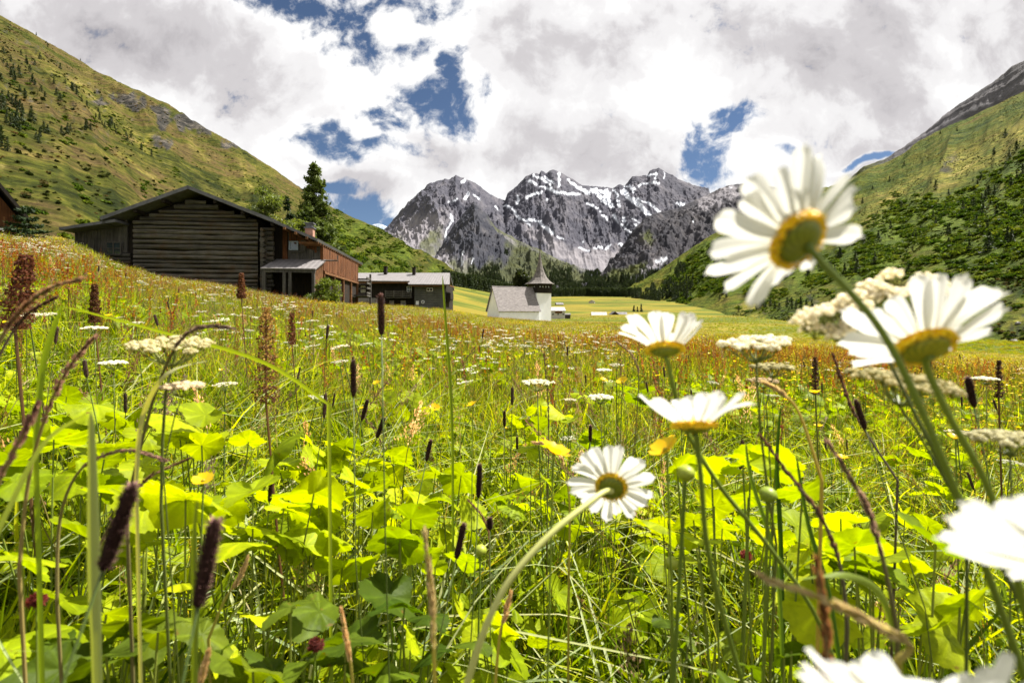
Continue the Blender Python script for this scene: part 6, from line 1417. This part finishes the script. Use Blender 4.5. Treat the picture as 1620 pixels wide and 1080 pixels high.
for q in [(460,960,.52,.062,4,.06,'large dark veined leaf at the lower left','oval'),(250,1000,.5,.055,5,.07,'dark green leaves at the bottom left','oval'),(1240,1040,.5,.045,4,.06,'dark toothed leaves at the bottom right of centre','oval'),(350,1030,.5,.05,4,.07,'dark green leaves under the veined leaf','oval'),(90,1010,.5,.05,5,.07,'dark leaves in the lower left corner','oval'),(640,960,.6,.05,5,.07,'dark green and rusty leaf beside the curved stem','round'),(1050,980,.7,.04,5,.08,'dark leaves under the open daisy','oval')]:
    hero_leaves(*q[:7], kind=q[7], **DK)

random.seed(31)
for k in range(46):
    Y = .62*(4.6**random.random()); px = 20+1480*random.random()**1.35; py = HY+F*.42/Y*random.uniform(1.0,1.35)
    if py > 1050: py = 1050*random.uniform(.85,1)
    hero_leaves(px, py, Y, random.uniform(.035,.058), random.randint(3,5), .08, 'leafy plant with rounded bright leaves sunk in the meadow grass', grp='rounded leafy plants sunk in the meadow grass')
# repeats: one of each kind, then copies in a loop
def repeat(proto_fn, nproto, n, y0, y1, label, cat, grp, hz, power=.4, spread=1.0, s0=.8, s1=1.15, dens=None):
    PR = [proto_fn() for _ in range(nproto)]; x, y = field(n*6, y0, y1, spread, .2, power); k = np.ones(len(x), bool)
    if dens is not None: k = RNG.random(len(x)) < dens(x, y)
    x, y = x[k][:n], y[k][:n]
    for i in range(len(x)):
        p = PR[i % nproto]
        if i < nproto: o = p
        else:
            o = p.copy(); COL.objects.link(o)
            for c in KID[p.name]: c2 = c.copy(); COL.objects.link(c2); c2.parent = o
        s_ = random.uniform(s0, s1); g = float(G(x[i], y[i])); o.location = (x[i], y[i], g-.01); o.scale = (s_,s_,s_); o.rotation_euler = (random.gauss(0,.11),random.gauss(0,.11),random.random()*6.28); tag(o, label, cat, grp)
KID = {}
def finish(o): KID[o.name] = list(o.children_recursive); return o
def pr_butter():
    o = empty('buttercup'); h = random.uniform(.42,.55); c, n = cupflower(Vector((0,0,0)), .0115); ch = list(c.children)
    for q in ch: q.parent = o; q.location = (0,0,h)
    bpy.data.objects.remove(c); m = MB(); m.tube([(0,0,h),(.01,.01,h*.6),(.02,0,-.02)], [.0009,.0011,.0013], 4, 0, (.12,.17,.02)); m.build('stem', [STEMM], o); return finish(o)
def pr_umbel():
    o = empty('umbel_flower'); h = random.uniform(.48,.62); R = random.uniform(.026,.038); m = MB(); ry = MB(); 
    for i in range(16):
        q = math.sqrt((i+.5)/16); a = i*2.4; c = Vector((R*q*math.cos(a), R*q*math.sin(a), h+R*.15*(1-q*q))); ry.tube([(0,0,h-R*.6), c], [.0006,.0004], 3, 0, (.16,.20,.05), False)
        for k in range(7): m.blob(c+Vector((random.gauss(0,R*.09), random.gauss(0,R*.09), random.uniform(-.001,.002))), .0022, 0, rc((.62,.60,.44),(.84,.82,.70)), .7, 4, 2, .2)
    m.build('florets', [UMB], o); ry.tube([(0,0,h-R*.6),(.01,.01,h*.5),(0,0,-.02)], [.0015,.002,.0025], 5, 0, (.07,.10,.025)); ry.build('stem', [STEMM], o); return finish(o)
def pr_sorrel():
    o = empty('sorrel'); h = random.uniform(.5,.68); m = MB()
    for b in range(5):
        a = random.random()*6.28; l = random.uniform(.03,.05); z0 = h*(.62+.07*b); m.tube([(0,0,z0),(l*.4*math.cos(a),l*.4*math.sin(a),z0+l*.8),(l*.5*math.cos(a),l*.5*math.sin(a),z0+l*1.6)], [.0008,.0006,.0004], 3, 0, (.20,.06,.03), False)
        for k in range(34):
            t_ = random.random(); p = Vector((l*.5*t_*math.cos(a), l*.5*t_*math.sin(a), z0+l*1.6*t_))+Vector((random.gauss(0,.003), random.gauss(0,.003), 0)); d = Vector((random.gauss(0,1), random.gauss(0,1), random.gauss(0,1))).normalized()*.0028; e = d.orthogonal().normalized()*.0022; m.add([p-d,p-e,p+d,p+e], [(0,1,2,3)], 0, rc(*RED))
    m.build('seed_head', [SEED], o); st = MB(); st.tube([(0,0,h),(.01,0,h*.5),(0,0,-.02)], [.0006,.0013,.0018], 4, 0, (.14,.08,.03)); st.build('stem', [STEMM], o); return finish(o)
def pr_timothy():
    o = empty('timothy_plant'); h = random.uniform(.42,.64); m = MB(); L = random.uniform(.03,.055); m.tube([(0,0,h),(0,0,h+L*.2),(0,0,h+L*.9),(0,0,h+L)], [.002,.0036,.0033,.001], 6, 0, (.05,.03,.022))
    for i in range(90): t_ = random.random(); a = random.random()*6.28; u = Vector((math.cos(a), math.sin(a), .3)); p = Vector((0,0,h+L*t_))+u*.0032; s_ = Vector((-math.sin(a), math.cos(a), 0))*.0007; m.add([p-s_, p+u*.0025, p+s_], [(0,1,2)], 0, rc((.05,.028,.022),(.22,.13,.11)))
    m.build('spike', [FUZZ], o); st = MB(); st.tube([(0,0,h),(.015,.01,h*.5),(0,0,-.02)], [.0008,.0011,.0015], 4, 0, (.09,.13,.02)); st.build('stalk', [STEMM], o); return finish(o)
def pr_pan():
    o = empty('grass_plant'); m = MB(); panicle(m, (0,0,0), random.uniform(.5,.7), 0, random.uniform(.1,.4), .13, random.choice([MAUVE, BR, TAN]), 90, .0055, 0, .6, .009); m.build('seed_stalk', [SEED], o); return finish(o)
repeat(pr_butter, 6, 240, 1.0, 9, 'small yellow buttercup scattered in the meadow', 'buttercup', 'buttercups scattered in the meadow', .5, .2, dens=lambda x, y: np.clip(.4+1.2*N_(.6,3)(x,y)+.5*x/y, .04, 1))
repeat(pr_umbel, 6, 200, 1.3, 14, 'white umbel flower scattered in the meadow', 'umbel flower', 'white umbels scattered in the meadow', .5, .3, dens=lambda x, y: np.clip(.45+1.2*N_(.4,6)(x,y)-.5*x/y, .04, 1))
repeat(pr_sorrel, 6, 260, 1.6, 12, 'rusty red sorrel stalk standing in the meadow', 'sorrel', 'sorrel stalks standing in the meadow', .5, .4, dens=lambda x, y: np.clip(.25+1.5*N_(.35,5)(x,y)+.2*sstep(2,5,y), .02, 1))
repeat(pr_timothy, 6, 150, .9, 7, 'slim timothy spike standing in the meadow', 'grass stalk', 'timothy spikes standing in the meadow', .5, .2)
repeat(pr_pan, 8, 240, .7, 8, 'brownish grass panicle nodding above the meadow', 'grass stalk', 'nodding grass panicles in the meadow', .5, .2, dens=lambda x, y: np.clip(.5+1.3*N_(.5,9)(x,y), .04, 1))
